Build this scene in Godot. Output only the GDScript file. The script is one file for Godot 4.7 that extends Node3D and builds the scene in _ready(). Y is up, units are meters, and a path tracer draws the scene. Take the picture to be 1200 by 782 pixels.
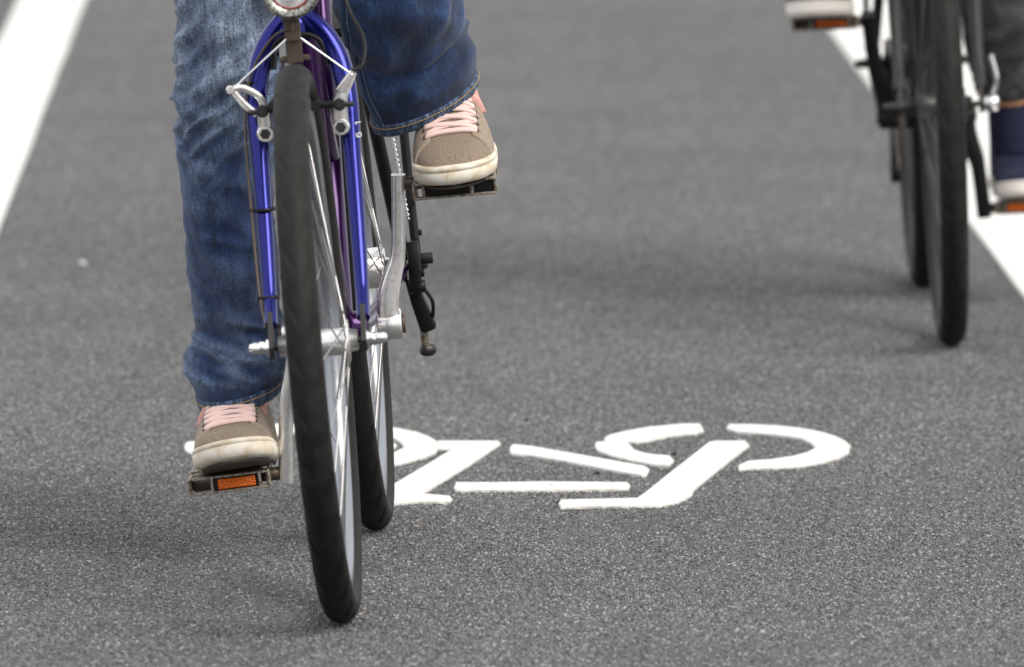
extends Node3D
# Two cyclists ride towards the camera along a cycle lane on grey asphalt, under a bright overcast sky.

var M := {}
var rng := RandomNumberGenerator.new()


func _ready():
	rng.seed = 7
	setup_view()
	make_materials()
	make_road()
	make_markings()
	var bike := make_bicycle({
		"name": "bicycle", "label": "blue and purple bicycle with round headlamp riding over the painted symbol",
		"r": 0.338, "tw": 0.0425, "hw": 0.056, "fork": M.blue_paint, "fork_low": M.blue_paint, "frame": M.purple_paint, "stay": M.black_paint, "crank_mat": M.alloy,
		"tyre": M.tyre, "rim": M.alloy_rim, "spoke": M.spoke, "crank_angle": 3.0, "bb": 0.302, "lamp": true, "qr": false, "crank_r": 0.176, "pedal_mat": M.pedal_metal})
	bike.position = Vector3(-0.2028, 0, 0.003)
	bike.rotation_degrees = Vector3(0, -1.555, 5.2)
	var far_bike := make_bicycle({
		"name": "bicycle", "label": "black bicycle with black cranks riding farther back near the wide line",
		"r": 0.37, "tw": 0.043, "hw": 0.062, "fork": M.grey_paint, "fork_low": M.grey_paint, "frame": M.black_paint, "stay": M.black_paint, "crank_mat": M.black_paint,
		"tyre": M.tyre, "rim": M.dark_rim, "spoke": M.dark_steel, "crank_angle": 180.0 + 23.0, "bb": 0.313, "lamp": false, "qr": true, "crank_r": 0.172, "pedal_mat": M.pedal_metal})
	far_bike.position = Vector3(0.6769, 0, -3.686)
	far_bike.rotation_degrees = Vector3(0, 0.22, 2.6)
	make_upper_bodies()
	var rider := make_rider_near()
	rider.transform = bike.transform
	var rider2 := make_rider_far()
	rider2.transform = far_bike.transform


# ---------------------------------------------------------------- view, sky and sun
func setup_view():
	var cam := Camera3D.new()
	cam.name = "camera"
	add_child(cam)
	cam.position = Vector3(0, 1.533, 13.2)
	cam.rotation_degrees = Vector3(-5.1295, 0, 0)
	cam.near = 0.5
	cam.far = 3000.0
	var lens := CameraAttributesPhysical.new()
	lens.frustum_focal_length = 577.4
	lens.exposure_aperture = 13.0
	lens.frustum_focus_distance = 14.0
	lens.frustum_far = 3000.0
	lens.frustum_near = 0.5
	cam.attributes = lens
	cam.fov = 3.4722
	cam.current = true
	var we := WorldEnvironment.new()
	we.name = "world"
	var e := Environment.new()
	e.background_mode = Environment.BG_SKY
	var sky := ProceduralSkyMaterial.new()
	sky.sky_top_color = Color(0.985, 0.99, 1.0)
	sky.sky_horizon_color = Color(0.9, 0.905, 0.92)
	sky.sky_curve = 0.3
	sky.ground_bottom_color = Color(0.3, 0.3, 0.3)
	sky.ground_horizon_color = Color(0.6, 0.6, 0.62)
	sky.sun_angle_max = 40.0
	var s := Sky.new()
	s.sky_material = sky
	e.sky = s
	e.background_energy_multiplier = 0.91
	e.tonemap_mode = Environment.TONE_MAPPER_LINEAR
	e.tonemap_exposure = 1.48
	e.sdfgi_enabled = true
	e.ssao_enabled = true
	e.ssil_enabled = true
	we.environment = e
	add_child(we)
	var sun := DirectionalLight3D.new()
	sun.name = "sun"
	sun.light_energy = 0.65
	sun.light_angular_distance = 34.0
	sun.light_color = Color(1.0, 0.98, 0.95)
	sun.shadow_enabled = true
	add_child(sun)
	sun.look_at_from_position(Vector3(2.3, 3.6, 2.6), Vector3.ZERO)


# ---------------------------------------------------------------- materials
func col(r: float, g: float, b: float) -> Color:
	return Color(r, g, b).linear_to_srgb()


func mat(called: String, c: Color, rough := 0.6, metal := 0.0) -> StandardMaterial3D:
	var m := StandardMaterial3D.new()
	m.resource_name = called
	m.albedo_color = c
	m.roughness = rough
	m.metallic = metal
	M[called] = m
	return m


func noise_tex(type: int, freq: float, size: int, sd: int, ramp = null, normal := false, bump := 4.0, octaves := 3, seamless := true) -> NoiseTexture2D:
	var n := FastNoiseLite.new()
	n.noise_type = type as FastNoiseLite.NoiseType
	n.frequency = freq
	n.seed = sd
	n.fractal_octaves = octaves
	var t := NoiseTexture2D.new()
	t.width = size
	t.height = size
	t.seamless = seamless
	t.noise = n
	if ramp:
		t.color_ramp = ramp
	if normal:
		t.as_normal_map = true
		t.bump_strength = bump
	return t


func ramp(stops: Array) -> Gradient:
	var g := Gradient.new()
	var o := PackedFloat32Array()
	var c := PackedColorArray()
	for s in stops:
		o.append(s[0])
		c.append(s[1])
	g.offsets = o
	g.colors = c
	return g


func triplanar(m: StandardMaterial3D, per_metre: float, world := false):
	m.uv1_triplanar = true
	m.uv1_world_triplanar = world
	m.uv1_scale = Vector3(per_metre, per_metre, per_metre)


func denim_image(sd: int) -> Image:
	# warp streaks along the leg, weft threads across it and slubs: yarn of uneven dye
	var n := FastNoiseLite.new()
	n.noise_type = FastNoiseLite.TYPE_SIMPLEX
	n.fractal_octaves = 2
	n.seed = sd
	n.frequency = 0.42
	var warp := n.get_image(1024, 64, false, false, false)
	warp.resize(1024, 1024, Image.INTERPOLATE_BILINEAR)
	n.seed = sd + 1
	var weft := n.get_image(128, 1024, false, false, false)
	weft.resize(1024, 1024, Image.INTERPOLATE_BILINEAR)
	n.seed = sd + 2
	n.frequency = 0.02
	n.fractal_octaves = 4
	var blotch := n.get_image(1024, 1024, false, false, false)
	warp.convert(Image.FORMAT_L8)
	weft.convert(Image.FORMAT_L8)
	blotch.convert(Image.FORMAT_L8)
	var a := warp.get_data()
	var b := weft.get_data()
	var c := blotch.get_data()
	var out := PackedByteArray()
	out.resize(1024 * 1024)
	var r := 12345
	for i in 1024 * 1024:
		r = (r * 1103515245 + 12345) & 0x7fffffff
		var v := 0.36 * a[i] + 0.26 * b[i] + 0.2 * c[i] + 0.32 * ((r >> 16) & 255)
		out[i] = clampi(int((v - 146.0) * 1.75 + 196.0), 60, 255)
	return Image.create_from_data(1024, 1024, false, Image.FORMAT_L8, out)


func make_materials():
	var grey := func(v: float) -> Color: return col(v, v, v * 1.02)
	# asphalt between and beyond the built stones
	var asphalt := mat("asphalt", Color.WHITE, 0.82)
	var cell := FastNoiseLite.new()
	cell.noise_type = FastNoiseLite.TYPE_CELLULAR
	cell.cellular_return_type = FastNoiseLite.RETURN_CELL_VALUE
	cell.fractal_type = FastNoiseLite.FRACTAL_NONE
	cell.frequency = 0.17
	cell.seed = 3
	var ct := NoiseTexture2D.new()
	ct.width = 2048
	ct.height = 2048
	ct.seamless = false
	ct.noise = cell
	ct.color_ramp = ramp([[0.0, grey.call(0.035)], [0.45, grey.call(0.075)], [0.8, grey.call(0.12)], [0.93, grey.call(0.2)], [1.0, grey.call(0.4)]])
	asphalt.albedo_texture = ct
	asphalt.normal_enabled = true
	asphalt.normal_texture = noise_tex(FastNoiseLite.TYPE_CELLULAR, 0.12, 1024, 9, null, true, 6.0, 1, false)
	triplanar(asphalt, 0.5, true)
	var bitumen := mat("bitumen", col(0.035, 0.035, 0.037), 0.75)
	bitumen.albedo_color = col(0.04, 0.04, 0.042)
	var agg := mat("aggregate", Color.WHITE, 0.55)
	agg.vertex_color_use_as_albedo = true
	agg.albedo_texture = noise_tex(FastNoiseLite.TYPE_SIMPLEX, 0.006, 1024, 77, ramp([[0.25, Color(0.86, 0.86, 0.86)], [0.5, Color(0.95, 0.95, 0.95)], [0.75, Color(1, 1, 1)]]), false, 4.0, 5)
	triplanar(agg, 0.22, true)
	var white := mat("marking_paint", col(0.7, 0.7, 0.69), 0.6)
	white.albedo_texture = noise_tex(FastNoiseLite.TYPE_SIMPLEX, 0.02, 1024, 21, ramp([[0.0, Color(0.86, 0.84, 0.8)], [0.35, Color(0.98, 0.975, 0.96)], [1.0, Color.WHITE]]), false, 4.0, 5)
	white.normal_enabled = true
	white.normal_scale = 0.5
	white.normal_texture = noise_tex(FastNoiseLite.TYPE_SIMPLEX, 0.06, 512, 22, null, true, 5.0)
	triplanar(white, 1.4, true)
	var edge := mat("marking_edge", col(0.62, 0.5, 0.36), 0.85)
	edge.albedo_texture = noise_tex(FastNoiseLite.TYPE_SIMPLEX, 0.012, 512, 23, ramp([[0.3, Color(0.62, 0.5, 0.36)], [0.5, Color(1, 0.98, 0.9)], [1.0, Color(1.1, 1.15, 1.2)]]), false, 4.0, 4)
	triplanar(edge, 2.0, true)
	# rubber
	var tyre := mat("tyre", col(0.017, 0.0168, 0.0162), 0.65)
	tyre.metallic_specular = 0.35
	tyre.albedo_texture = noise_tex(FastNoiseLite.TYPE_SIMPLEX, 0.02, 512, 31, ramp([[0.0, Color(0.62, 0.58, 0.54)], [0.5, Color(0.85, 0.84, 0.82)], [1.0, Color.WHITE]]), false, 4.0, 4)
	tyre.vertex_color_use_as_albedo = true
	triplanar(tyre, 3.0)
	mat("rubber", col(0.014, 0.014, 0.015), 0.6).metallic_specular = 0.35
	# metals
	var scratch := noise_tex(FastNoiseLite.TYPE_SIMPLEX, 0.05, 512, 41, ramp([[0.0, Color(0.55, 0.55, 0.55)], [1.0, Color.WHITE]]), false, 4.0, 4)
	var alloy := mat("alloy", col(0.9, 0.895, 0.885), 0.27, 0.88)
	alloy.albedo_texture = noise_tex(FastNoiseLite.TYPE_SIMPLEX, 0.03, 512, 42, ramp([[0.0, Color(0.86, 0.85, 0.83)], [0.4, Color(0.97, 0.965, 0.96)], [1.0, Color.WHITE]]), false, 4.0, 5)
	triplanar(alloy, 5.0)
	var rim := mat("alloy_rim", col(0.32, 0.335, 0.36), 0.42, 1.0)
	rim.roughness_texture = scratch
	triplanar(rim, 5.0)
	mat("dark_rim", col(0.015, 0.015, 0.015), 0.6)
	mat("spoke", col(0.5, 0.49, 0.48), 0.35, 1.0)
	mat("chrome", col(0.82, 0.82, 0.82), 0.14, 1.0)
	var dirty := mat("pedal_metal", col(0.48, 0.45, 0.4), 0.5, 0.5)
	dirty.albedo_texture = noise_tex(FastNoiseLite.TYPE_SIMPLEX, 0.04, 256, 43, ramp([[0.0, Color(0.45, 0.36, 0.28)], [0.5, Color(0.85, 0.83, 0.8)], [1.0, Color.WHITE]]), false, 4.0, 4)
	triplanar(dirty, 12.0)
	mat("pedal_plastic", col(0.05, 0.05, 0.052), 0.5)
	mat("grimy_steel", col(0.1, 0.075, 0.06), 0.5, 0.6)
	mat("dark_steel", col(0.05, 0.05, 0.05), 0.4, 0.7)
	# paint
	var blue := mat("blue_paint", col(0.008, 0.011, 0.155), 0.18, 0.8)
	blue.metallic_specular = 0.3
	blue.clearcoat_enabled = true
	blue.clearcoat = 0.45
	blue.clearcoat_roughness = 0.05
	var purple := mat("purple_paint", col(0.034, 0.003, 0.066), 0.25, 0.6)
	purple.clearcoat_enabled = true
	purple.clearcoat = 0.3
	purple.clearcoat_roughness = 0.08
	var black := mat("black_paint", col(0.008, 0.008, 0.009), 0.45)
	black.clearcoat_enabled = true
	black.metallic_specular = 0.35
	black.clearcoat = 0.1
	black.clearcoat_roughness = 0.15
	var grey_p := mat("grey_paint", col(0.02, 0.0195, 0.019), 0.45, 0.0)
	grey_p.metallic_specular = 0.4
	mat("black_plastic", col(0.01, 0.01, 0.011), 0.45).metallic_specular = 0.35
	var refl := mat("reflector", col(0.85, 0.16, 0.005), 0.25)
	refl.normal_enabled = true
	refl.normal_texture = noise_tex(FastNoiseLite.TYPE_CELLULAR, 0.1, 256, 51, null, true, 8.0, 1)
	triplanar(refl, 14.0)
	mat("decal_white", col(0.75, 0.75, 0.75), 0.5)
	# lamp
	var lamp := mat("lamp_silver", col(0.6, 0.6, 0.58), 0.35, 1.0)
	lamp.albedo_texture = noise_tex(FastNoiseLite.TYPE_SIMPLEX, 0.05, 256, 52, ramp([[0.0, Color(0.25, 0.24, 0.22)], [0.45, Color(0.7, 0.7, 0.68)], [1.0, Color.WHITE]]), false, 4.0, 4)
	triplanar(lamp, 14.0)
	mat("lamp_reflector", col(0.9, 0.9, 0.9), 0.18, 1.0)
	mat("lamp_trim", col(0.35, 0.05, 0.04), 0.4)
	var glass := mat("lamp_glass", Color(1, 1, 1, 0.12), 0.05)
	glass.transparency = BaseMaterial3D.TRANSPARENCY_ALPHA
	# cloth
	var denim_t := ImageTexture.create_from_image(denim_image(5))
	var denim := mat("denim", Color.WHITE, 0.9)
	denim.vertex_color_use_as_albedo = true
	denim.albedo_texture = denim_t
	denim.rim_enabled = true
	denim.rim = 0.25
	denim.heightmap_enabled = true
	denim.heightmap_texture = denim_t
	denim.heightmap_scale = 0.05
	var stitch := mat("stitching", col(0.42, 0.27, 0.1), 0.8)
	stitch.rim_enabled = true
	mat("seam_thread", col(0.3, 0.33, 0.38), 0.8)
	var dark := mat("dark_cloth", Color.WHITE, 0.9)
	dark.vertex_color_use_as_albedo = true
	dark.albedo_texture = denim_t
	mat("tan_hem", col(0.5, 0.24, 0.12), 0.85)
	var jac := mat("jacket", col(0.07, 0.09, 0.12), 0.85)
	jac.rim_enabled = true
	mat("jacket_far", col(0.1, 0.1, 0.1), 0.85)
	var skin := mat("skin", col(0.55, 0.33, 0.23), 0.5)
	skin.subsurf_scatter_enabled = true
	skin.subsurf_scatter_strength = 0.1
	mat("hair", col(0.05, 0.03, 0.018), 0.6)
	# shoes
	var suede_ramp := ramp([[0.0, Color(0.66, 0.62, 0.58)], [0.5, Color(0.9, 0.88, 0.86)], [1.0, Color(1, 1, 1)]])
	var suede_t := noise_tex(FastNoiseLite.TYPE_SIMPLEX, 0.05, 512, 61, suede_ramp, false, 4.0, 6)
	for d in [["suede", col(0.3, 0.245, 0.19)], ["suede_light", col(0.38, 0.32, 0.255)], ["suede_navy", col(0.011, 0.016, 0.055)]]:
		var s := mat(d[0], d[1], 0.95)
		s.albedo_texture = suede_t
		s.rim_enabled = true
		s.rim = 0.3 if d[0] != "suede_navy" else 0.08
		triplanar(s, 9.0)
	var lining := mat("suede_lining", col(0.68, 0.36, 0.32), 0.9)
	lining.rim_enabled = true
	var lace := mat("lace", col(0.8, 0.57, 0.53), 0.85)
	lace.rim_enabled = true
	var sole := mat("sole", col(0.78, 0.75, 0.68), 0.6)
	sole.albedo_texture = noise_tex(FastNoiseLite.TYPE_SIMPLEX, 0.018, 512, 62, ramp([[0.0, Color(0.76, 0.68, 0.57)], [0.3, Color(0.9, 0.85, 0.77)], [0.55, Color(0.98, 0.965, 0.94)], [1.0, Color.WHITE]]), false, 4.0, 5)
	triplanar(sole, 3.0)
	mat("sole_far", col(0.75, 0.69, 0.64), 0.6)
	mat("outsole", col(0.07, 0.055, 0.045), 0.8)


# ---------------------------------------------------------------- mesh helpers
func tool() -> SurfaceTool:
	var st := SurfaceTool.new()
	st.begin(Mesh.PRIMITIVE_TRIANGLES)
	st.set_smooth_group(0)
	return st


func obj(called: String, st: SurfaceTool, m: Material, parent: Node3D) -> MeshInstance3D:
	st.generate_normals()
	st.index()
	var o := MeshInstance3D.new()
	o.mesh = st.commit()
	o.material_override = m
	o.name = called
	parent.add_child(o, true)
	return o


func node(called: String, parent: Node3D) -> Node3D:
	var n := Node3D.new()
	n.name = called
	parent.add_child(n, true)
	return n


func thing(called: String, label: String, category: String) -> Node3D:
	var nm := called
	var k := 0
	while has_node(nm):
		k += 1
		nm = "%s_%03d" % [called, k]
	var n := Node3D.new()
	n.name = nm
	add_child(n)
	n.set_meta("label", label)
	n.set_meta("category", category)
	return n


func tri(st: SurfaceTool, a: Vector3, b: Vector3, c: Vector3):
	st.add_vertex(a)
	st.add_vertex(b)
	st.add_vertex(c)


func quad(st: SurfaceTool, a: Vector3, b: Vector3, c: Vector3, d: Vector3):
	tri(st, a, b, c)
	tri(st, a, c, d)


# rows of points; wrap joins the last column to the first; uv and colours optional
func grid(st: SurfaceTool, rows: Array, wrap: bool, uvs = null, cols = null):
	for i in rows.size() - 1:
		var n: int = rows[i].size()
		var last := n if wrap else n - 1
		for j in last:
			var k := (j + 1) % n
			for p in [[i, j, j], [i + 1, j, j], [i + 1, k, j + 1], [i, j, j], [i + 1, k, j + 1], [i, k, j + 1]]:
				if uvs != null:
					st.set_uv(uvs[p[0]][mini(p[2], uvs[p[0]].size() - 1)])
				if cols != null:
					st.set_color(cols[p[0]][p[1]])
				st.add_vertex(rows[p[0]][p[1]])


func ring(c: Vector3, ex: Vector3, ey: Vector3, rx: float, ry: float, n: int, e := 1.0) -> Array:
	var out := []
	for k in n:
		var a := TAU * k / n
		var ca := cos(a)
		var sa := sin(a)
		out.append(c + ex * rx * signf(ca) * pow(absf(ca), e) + ey * ry * signf(sa) * pow(absf(sa), e))
	return out


func fan(st: SurfaceTool, r: Array, c: Vector3, flip := false):
	for k in r.size():
		var q = r[(k + 1) % r.size()]
		if flip:
			tri(st, c, r[k], q)
		else:
			tri(st, c, q, r[k])


func frames(pts: Array) -> Array:
	var out := []
	var prev := Vector3.ZERO
	for i in pts.size():
		var t: Vector3 = (pts[mini(i + 1, pts.size() - 1)] - pts[maxi(i - 1, 0)]).normalized()
		if prev == Vector3.ZERO:
			prev = Vector3(1, 0, 0) if absf(t.x) < 0.9 else Vector3(0, 0, 1)
		var ex := (prev - t * prev.dot(t)).normalized()
		prev = ex
		out.append([t, ex, t.cross(ex)])
	return out


# tube of varying radius (number or [rx, ry]) along points; smooth body, flat caps
func tube(st: SurfaceTool, pts: Array, radii, n := 12, e := 1.0, caps := true):
	var fr := frames(pts)
	var rows := []
	for i in pts.size():
		var r = radii[i] if radii is Array else radii
		var rx: float = r.x if r is Vector2 else r
		var ry: float = r.y if r is Vector2 else r
		rows.append(ring(pts[i], fr[i][1], fr[i][2], rx, ry, n, e))
	st.set_smooth_group(0)
	grid(st, rows, true)
	if caps:
		st.set_smooth_group(1)
		fan(st, rows[0], pts[0])
		st.set_smooth_group(2)
		fan(st, rows[-1], pts[-1], true)
	st.set_smooth_group(0)


func curve(pts: Array, per := 6) -> Array:
	var out := []
	for i in pts.size() - 1:
		var a: Vector3 = pts[maxi(i - 1, 0)]
		var b: Vector3 = pts[i]
		var c: Vector3 = pts[i + 1]
		var d: Vector3 = pts[mini(i + 2, pts.size() - 1)]
		for k in per:
			out.append(b.cubic_interpolate(c, a, d, float(k) / per))
	out.append(pts[-1])
	return out


func cyl(st: SurfaceTool, a: Vector3, b: Vector3, r: float, n := 16, bevel := 0.0):
	if bevel > 0.0:
		var d := (b - a).normalized() * bevel
		tube(st, [a, a + d, b - d, b], [r - bevel, r, r, r - bevel], n)
	else:
		tube(st, [a, b], r, n)


# surface of revolution round the x axis: profile of (x, r)
func lathe(st: SurfaceTool, prof: Array, n: int, at := Transform3D()):
	var rows := []
	for p in prof:
		var row := []
		for k in n:
			var a := TAU * k / n
			row.append(at * Vector3(p.x, cos(a) * p.y, sin(a) * p.y))
		rows.append(row)
	grid(st, rows, true)


func box(st: SurfaceTool, c: Vector3, s: Vector3, b := 0.0015, at := Transform3D()):
	var h := s * 0.5
	b = minf(b, minf(h.x, minf(h.y, h.z)) * 0.6)
	var v := func(sx: float, sy: float, sz: float, ax: int) -> Vector3:
		var q := Vector3(h.x - b, h.y - b, h.z - b)
		q[ax] = h[ax]
		return at * (c + Vector3(q.x * sx, q.y * sy, q.z * sz))
	st.set_smooth_group(-1)
	for ax in 3:
		var u := (ax + 1) % 3
		var w := (ax + 2) % 3
		for s1 in [-1.0, 1.0]:
			var g := [Vector3.ONE, Vector3.ONE, Vector3.ONE, Vector3.ONE]
			var order := [[-1, -1], [1, -1], [1, 1], [-1, 1]]
			for k in 4:
				g[k][ax] = s1
				g[k][u] = order[k][0]
				g[k][w] = order[k][1]
			var p := []
			for k in 4:
				p.append(v.call(g[k].x, g[k].y, g[k].z, ax))
			if s1 > 0:
				quad(st, p[0], p[3], p[2], p[1])
			else:
				quad(st, p[0], p[1], p[2], p[3])
		# four bevels along axis ax
		for s1 in [-1.0, 1.0]:
			for s2 in [-1.0, 1.0]:
				var e0 := Vector3.ONE
				e0[u] = s1
				e0[w] = s2
				var e1 := e0
				e0[ax] = -1.0
				e1[ax] = 1.0
				var q := [v.call(e0.x, e0.y, e0.z, u), v.call(e1.x, e1.y, e1.z, u), v.call(e1.x, e1.y, e1.z, w), v.call(e0.x, e0.y, e0.z, w)]
				if s1 * s2 > 0:
					quad(st, q[0], q[1], q[2], q[3])
				else:
					quad(st, q[3], q[2], q[1], q[0])
	for sx in [-1.0, 1.0]:
		for sy in [-1.0, 1.0]:
			for sz in [-1.0, 1.0]:
				var a = v.call(sx, sy, sz, 0)
				var d = v.call(sx, sy, sz, 1)
				var f = v.call(sx, sy, sz, 2)
				if sx * sy * sz > 0:
					tri(st, a, f, d)
				else:
					tri(st, a, d, f)
	st.set_smooth_group(0)


# flat polygon (x, y) extruded along z from 0 to depth, edges chamfered; holes not allowed
func slab(st: SurfaceTool, poly: PackedVector2Array, depth: float, ch: float, at: Transform3D, bottom := true):
	if Geometry2D.is_polygon_clockwise(poly):
		poly = poly.duplicate()
		poly.reverse()
	var n := poly.size()
	var inner := PackedVector2Array()
	for i in n:
		var a := (poly[i] - poly[(i + n - 1) % n]).normalized()
		var b := (poly[(i + 1) % n] - poly[i]).normalized()
		var nn := (Vector2(-a.y, a.x) + Vector2(-b.y, b.x)).normalized()
		inner.append(poly[i] + nn * ch)
	var idx := Geometry2D.triangulate_polygon(inner)
	st.set_smooth_group(-1)
	for z in ([0, 1] if bottom else [1]):
		var zz: float = depth * z
		for k in range(0, idx.size(), 3):
			var p := []
			for m in 3:
				var q := inner[idx[k + m]]
				p.append(at * Vector3(q.x, q.y, zz))
			tri(st, p[0], p[1], p[2])
	var levels := [[inner, 0.0], [poly, ch], [poly, depth - ch], [inner, depth]] if bottom else [[poly, 0.0], [poly, depth - ch], [inner, depth]]
	for l in levels.size() - 1:
		for i in n:
			var j := (i + 1) % n
			var a0: Vector2 = levels[l][0][i]
			var a1: Vector2 = levels[l][0][j]
			var b0: Vector2 = levels[l + 1][0][i]
			var b1: Vector2 = levels[l + 1][0][j]
			quad(st, at * Vector3(a0.x, a0.y, levels[l][1]), at * Vector3(b0.x, b0.y, levels[l + 1][1]), at * Vector3(b1.x, b1.y, levels[l + 1][1]), at * Vector3(a1.x, a1.y, levels[l][1]))
	st.set_smooth_group(0)


# ---------------------------------------------------------------- road
func make_road():
	var road := MeshInstance3D.new()
	road.name = "road"
	var pm := PlaneMesh.new()
	pm.size = Vector2(900, 1800)
	road.mesh = pm
	road.material_override = M.asphalt
	road.set_meta("kind", "structure")
	road.set_meta("label", "grey asphalt cycle lane surface with pale stone grains")
	road.set_meta("category", "road")
	add_child(road)
	# stones bedded in the bitumen where the lens can tell them apart
	var meshes := []
	var side := 0.5
	for v in 4:
		var st := tool()
		st.set_smooth_group(-1)
		var step := 0.0042
		var n := int(side / step)
		for i in n:
			for j in n:
				if rng.randf() < 0.14:
					continue
				var c := Vector3((i + rng.randf_range(0.05, 0.95)) * step - side / 2, 0, (j + rng.randf_range(0.05, 0.95)) * step - side / 2)
				var r := step * (0.28 + 0.42 * pow(rng.randf(), 1.6))
				var h := rng.randf_range(0.0003, 0.0017)
				var t := rng.randf()
				var g := 0.068 + 0.1 * t
				if t > 0.84:
					r *= 0.75
					g = rng.randf_range(0.2, 0.46)
				elif t < 0.25:
					g = rng.randf_range(0.025, 0.055)
				var warm := rng.randf_range(-0.05, 0.06)
				st.set_color(Color(g * (0.995 + warm), g, g * (1.03 - warm)))
				var m := 5
				var a0 := rng.randf() * TAU
				var lo := []
				var hi := []
				var tilt := Vector2(rng.randf_range(-0.35, 0.35), rng.randf_range(-0.35, 0.35))
				for k in m:
					var a := a0 + TAU * (k + rng.randf_range(-0.25, 0.25)) / m
					var d := Vector3(cos(a), 0, sin(a)) * r
					lo.append(c + d * 1.15 + Vector3(0, -0.0004, 0))
					var top := d * rng.randf_range(0.55, 0.8)
					hi.append(c + top + Vector3(0, h + (tilt.x * top.x + tilt.y * top.z) * 0.6, 0))
				for k in m:
					var q := (k + 1) % m
					quad(st, lo[k], hi[k], hi[q], lo[q])
				for k in range(1, m - 1):
					tri(st, hi[0], hi[k], hi[k + 1])
		st.generate_normals()
		meshes.append(st.commit())
	var spots := [[], [], [], []]
	var z := 1.25
	while z > -16.5:
		for i in range(-4, 5):
			var b := Basis(Vector3.UP, rng.randi_range(0, 3) * PI / 2)
			spots[rng.randi_range(0, 3)].append(Transform3D(b, Vector3(i * side, 0.0002, z)))
		z -= side
	for v in 4:
		var mm := MultiMesh.new()
		mm.transform_format = MultiMesh.TRANSFORM_3D
		mm.mesh = meshes[v]
		mm.instance_count = spots[v].size()
		for k in spots[v].size():
			mm.set_instance_transform(k, spots[v][k])
		var mi := MultiMeshInstance3D.new()
		mi.name = "stone_grain"
		mi.multimesh = mm
		mi.material_override = M.aggregate
		mi.set_meta("kind", "stuff")
		road.add_child(mi, true)


# the flat outline of a marking, as measured on the road (x, z), laid as a raised plastic strip
func marking(called: String, pts: Array, parent: Node3D, dx := 0.0, thick := 0.005) -> MeshInstance3D:
	var poly := PackedVector2Array()
	for p in pts:
		poly.append(Vector2(p[0] + dx, p[1]))
	# polygon plane (x, z) -> world: local x = x, local y = z, local z = up
	var t := Transform3D(Basis(Vector3(1, 0, 0), Vector3(0, 0, 1), Vector3(0, 1, 0)), Vector3(0, 0, 0))
	var st := tool()
	slab(st, poly, thick, 0.0014, t, false)
	return obj(called, st, M.marking_paint, parent)


func lane_line(called: String, label: String, a0: Vector2, a1: Vector2, w: float):
	# uneven edges: the paint was rolled over coarse stone
	var pts := []
	var n := 160
	for k in n + 1:
		var p := a0.lerp(a1, float(k) / n)
		pts.append([p.x + rng.randf_range(-0.0015, 0.0015), p.y])
	for k in n + 1:
		var p := a1.lerp(a0, float(k) / n)
		pts.append([p.x + w + rng.randf_range(-0.0015, 0.0015), p.y])
	var holder := marking(called, pts, self, 0.0, 0.004)
	holder.set_meta("label", label)
	holder.set_meta("category", "road marking")
	holder.set_meta("kind", "structure")


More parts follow.
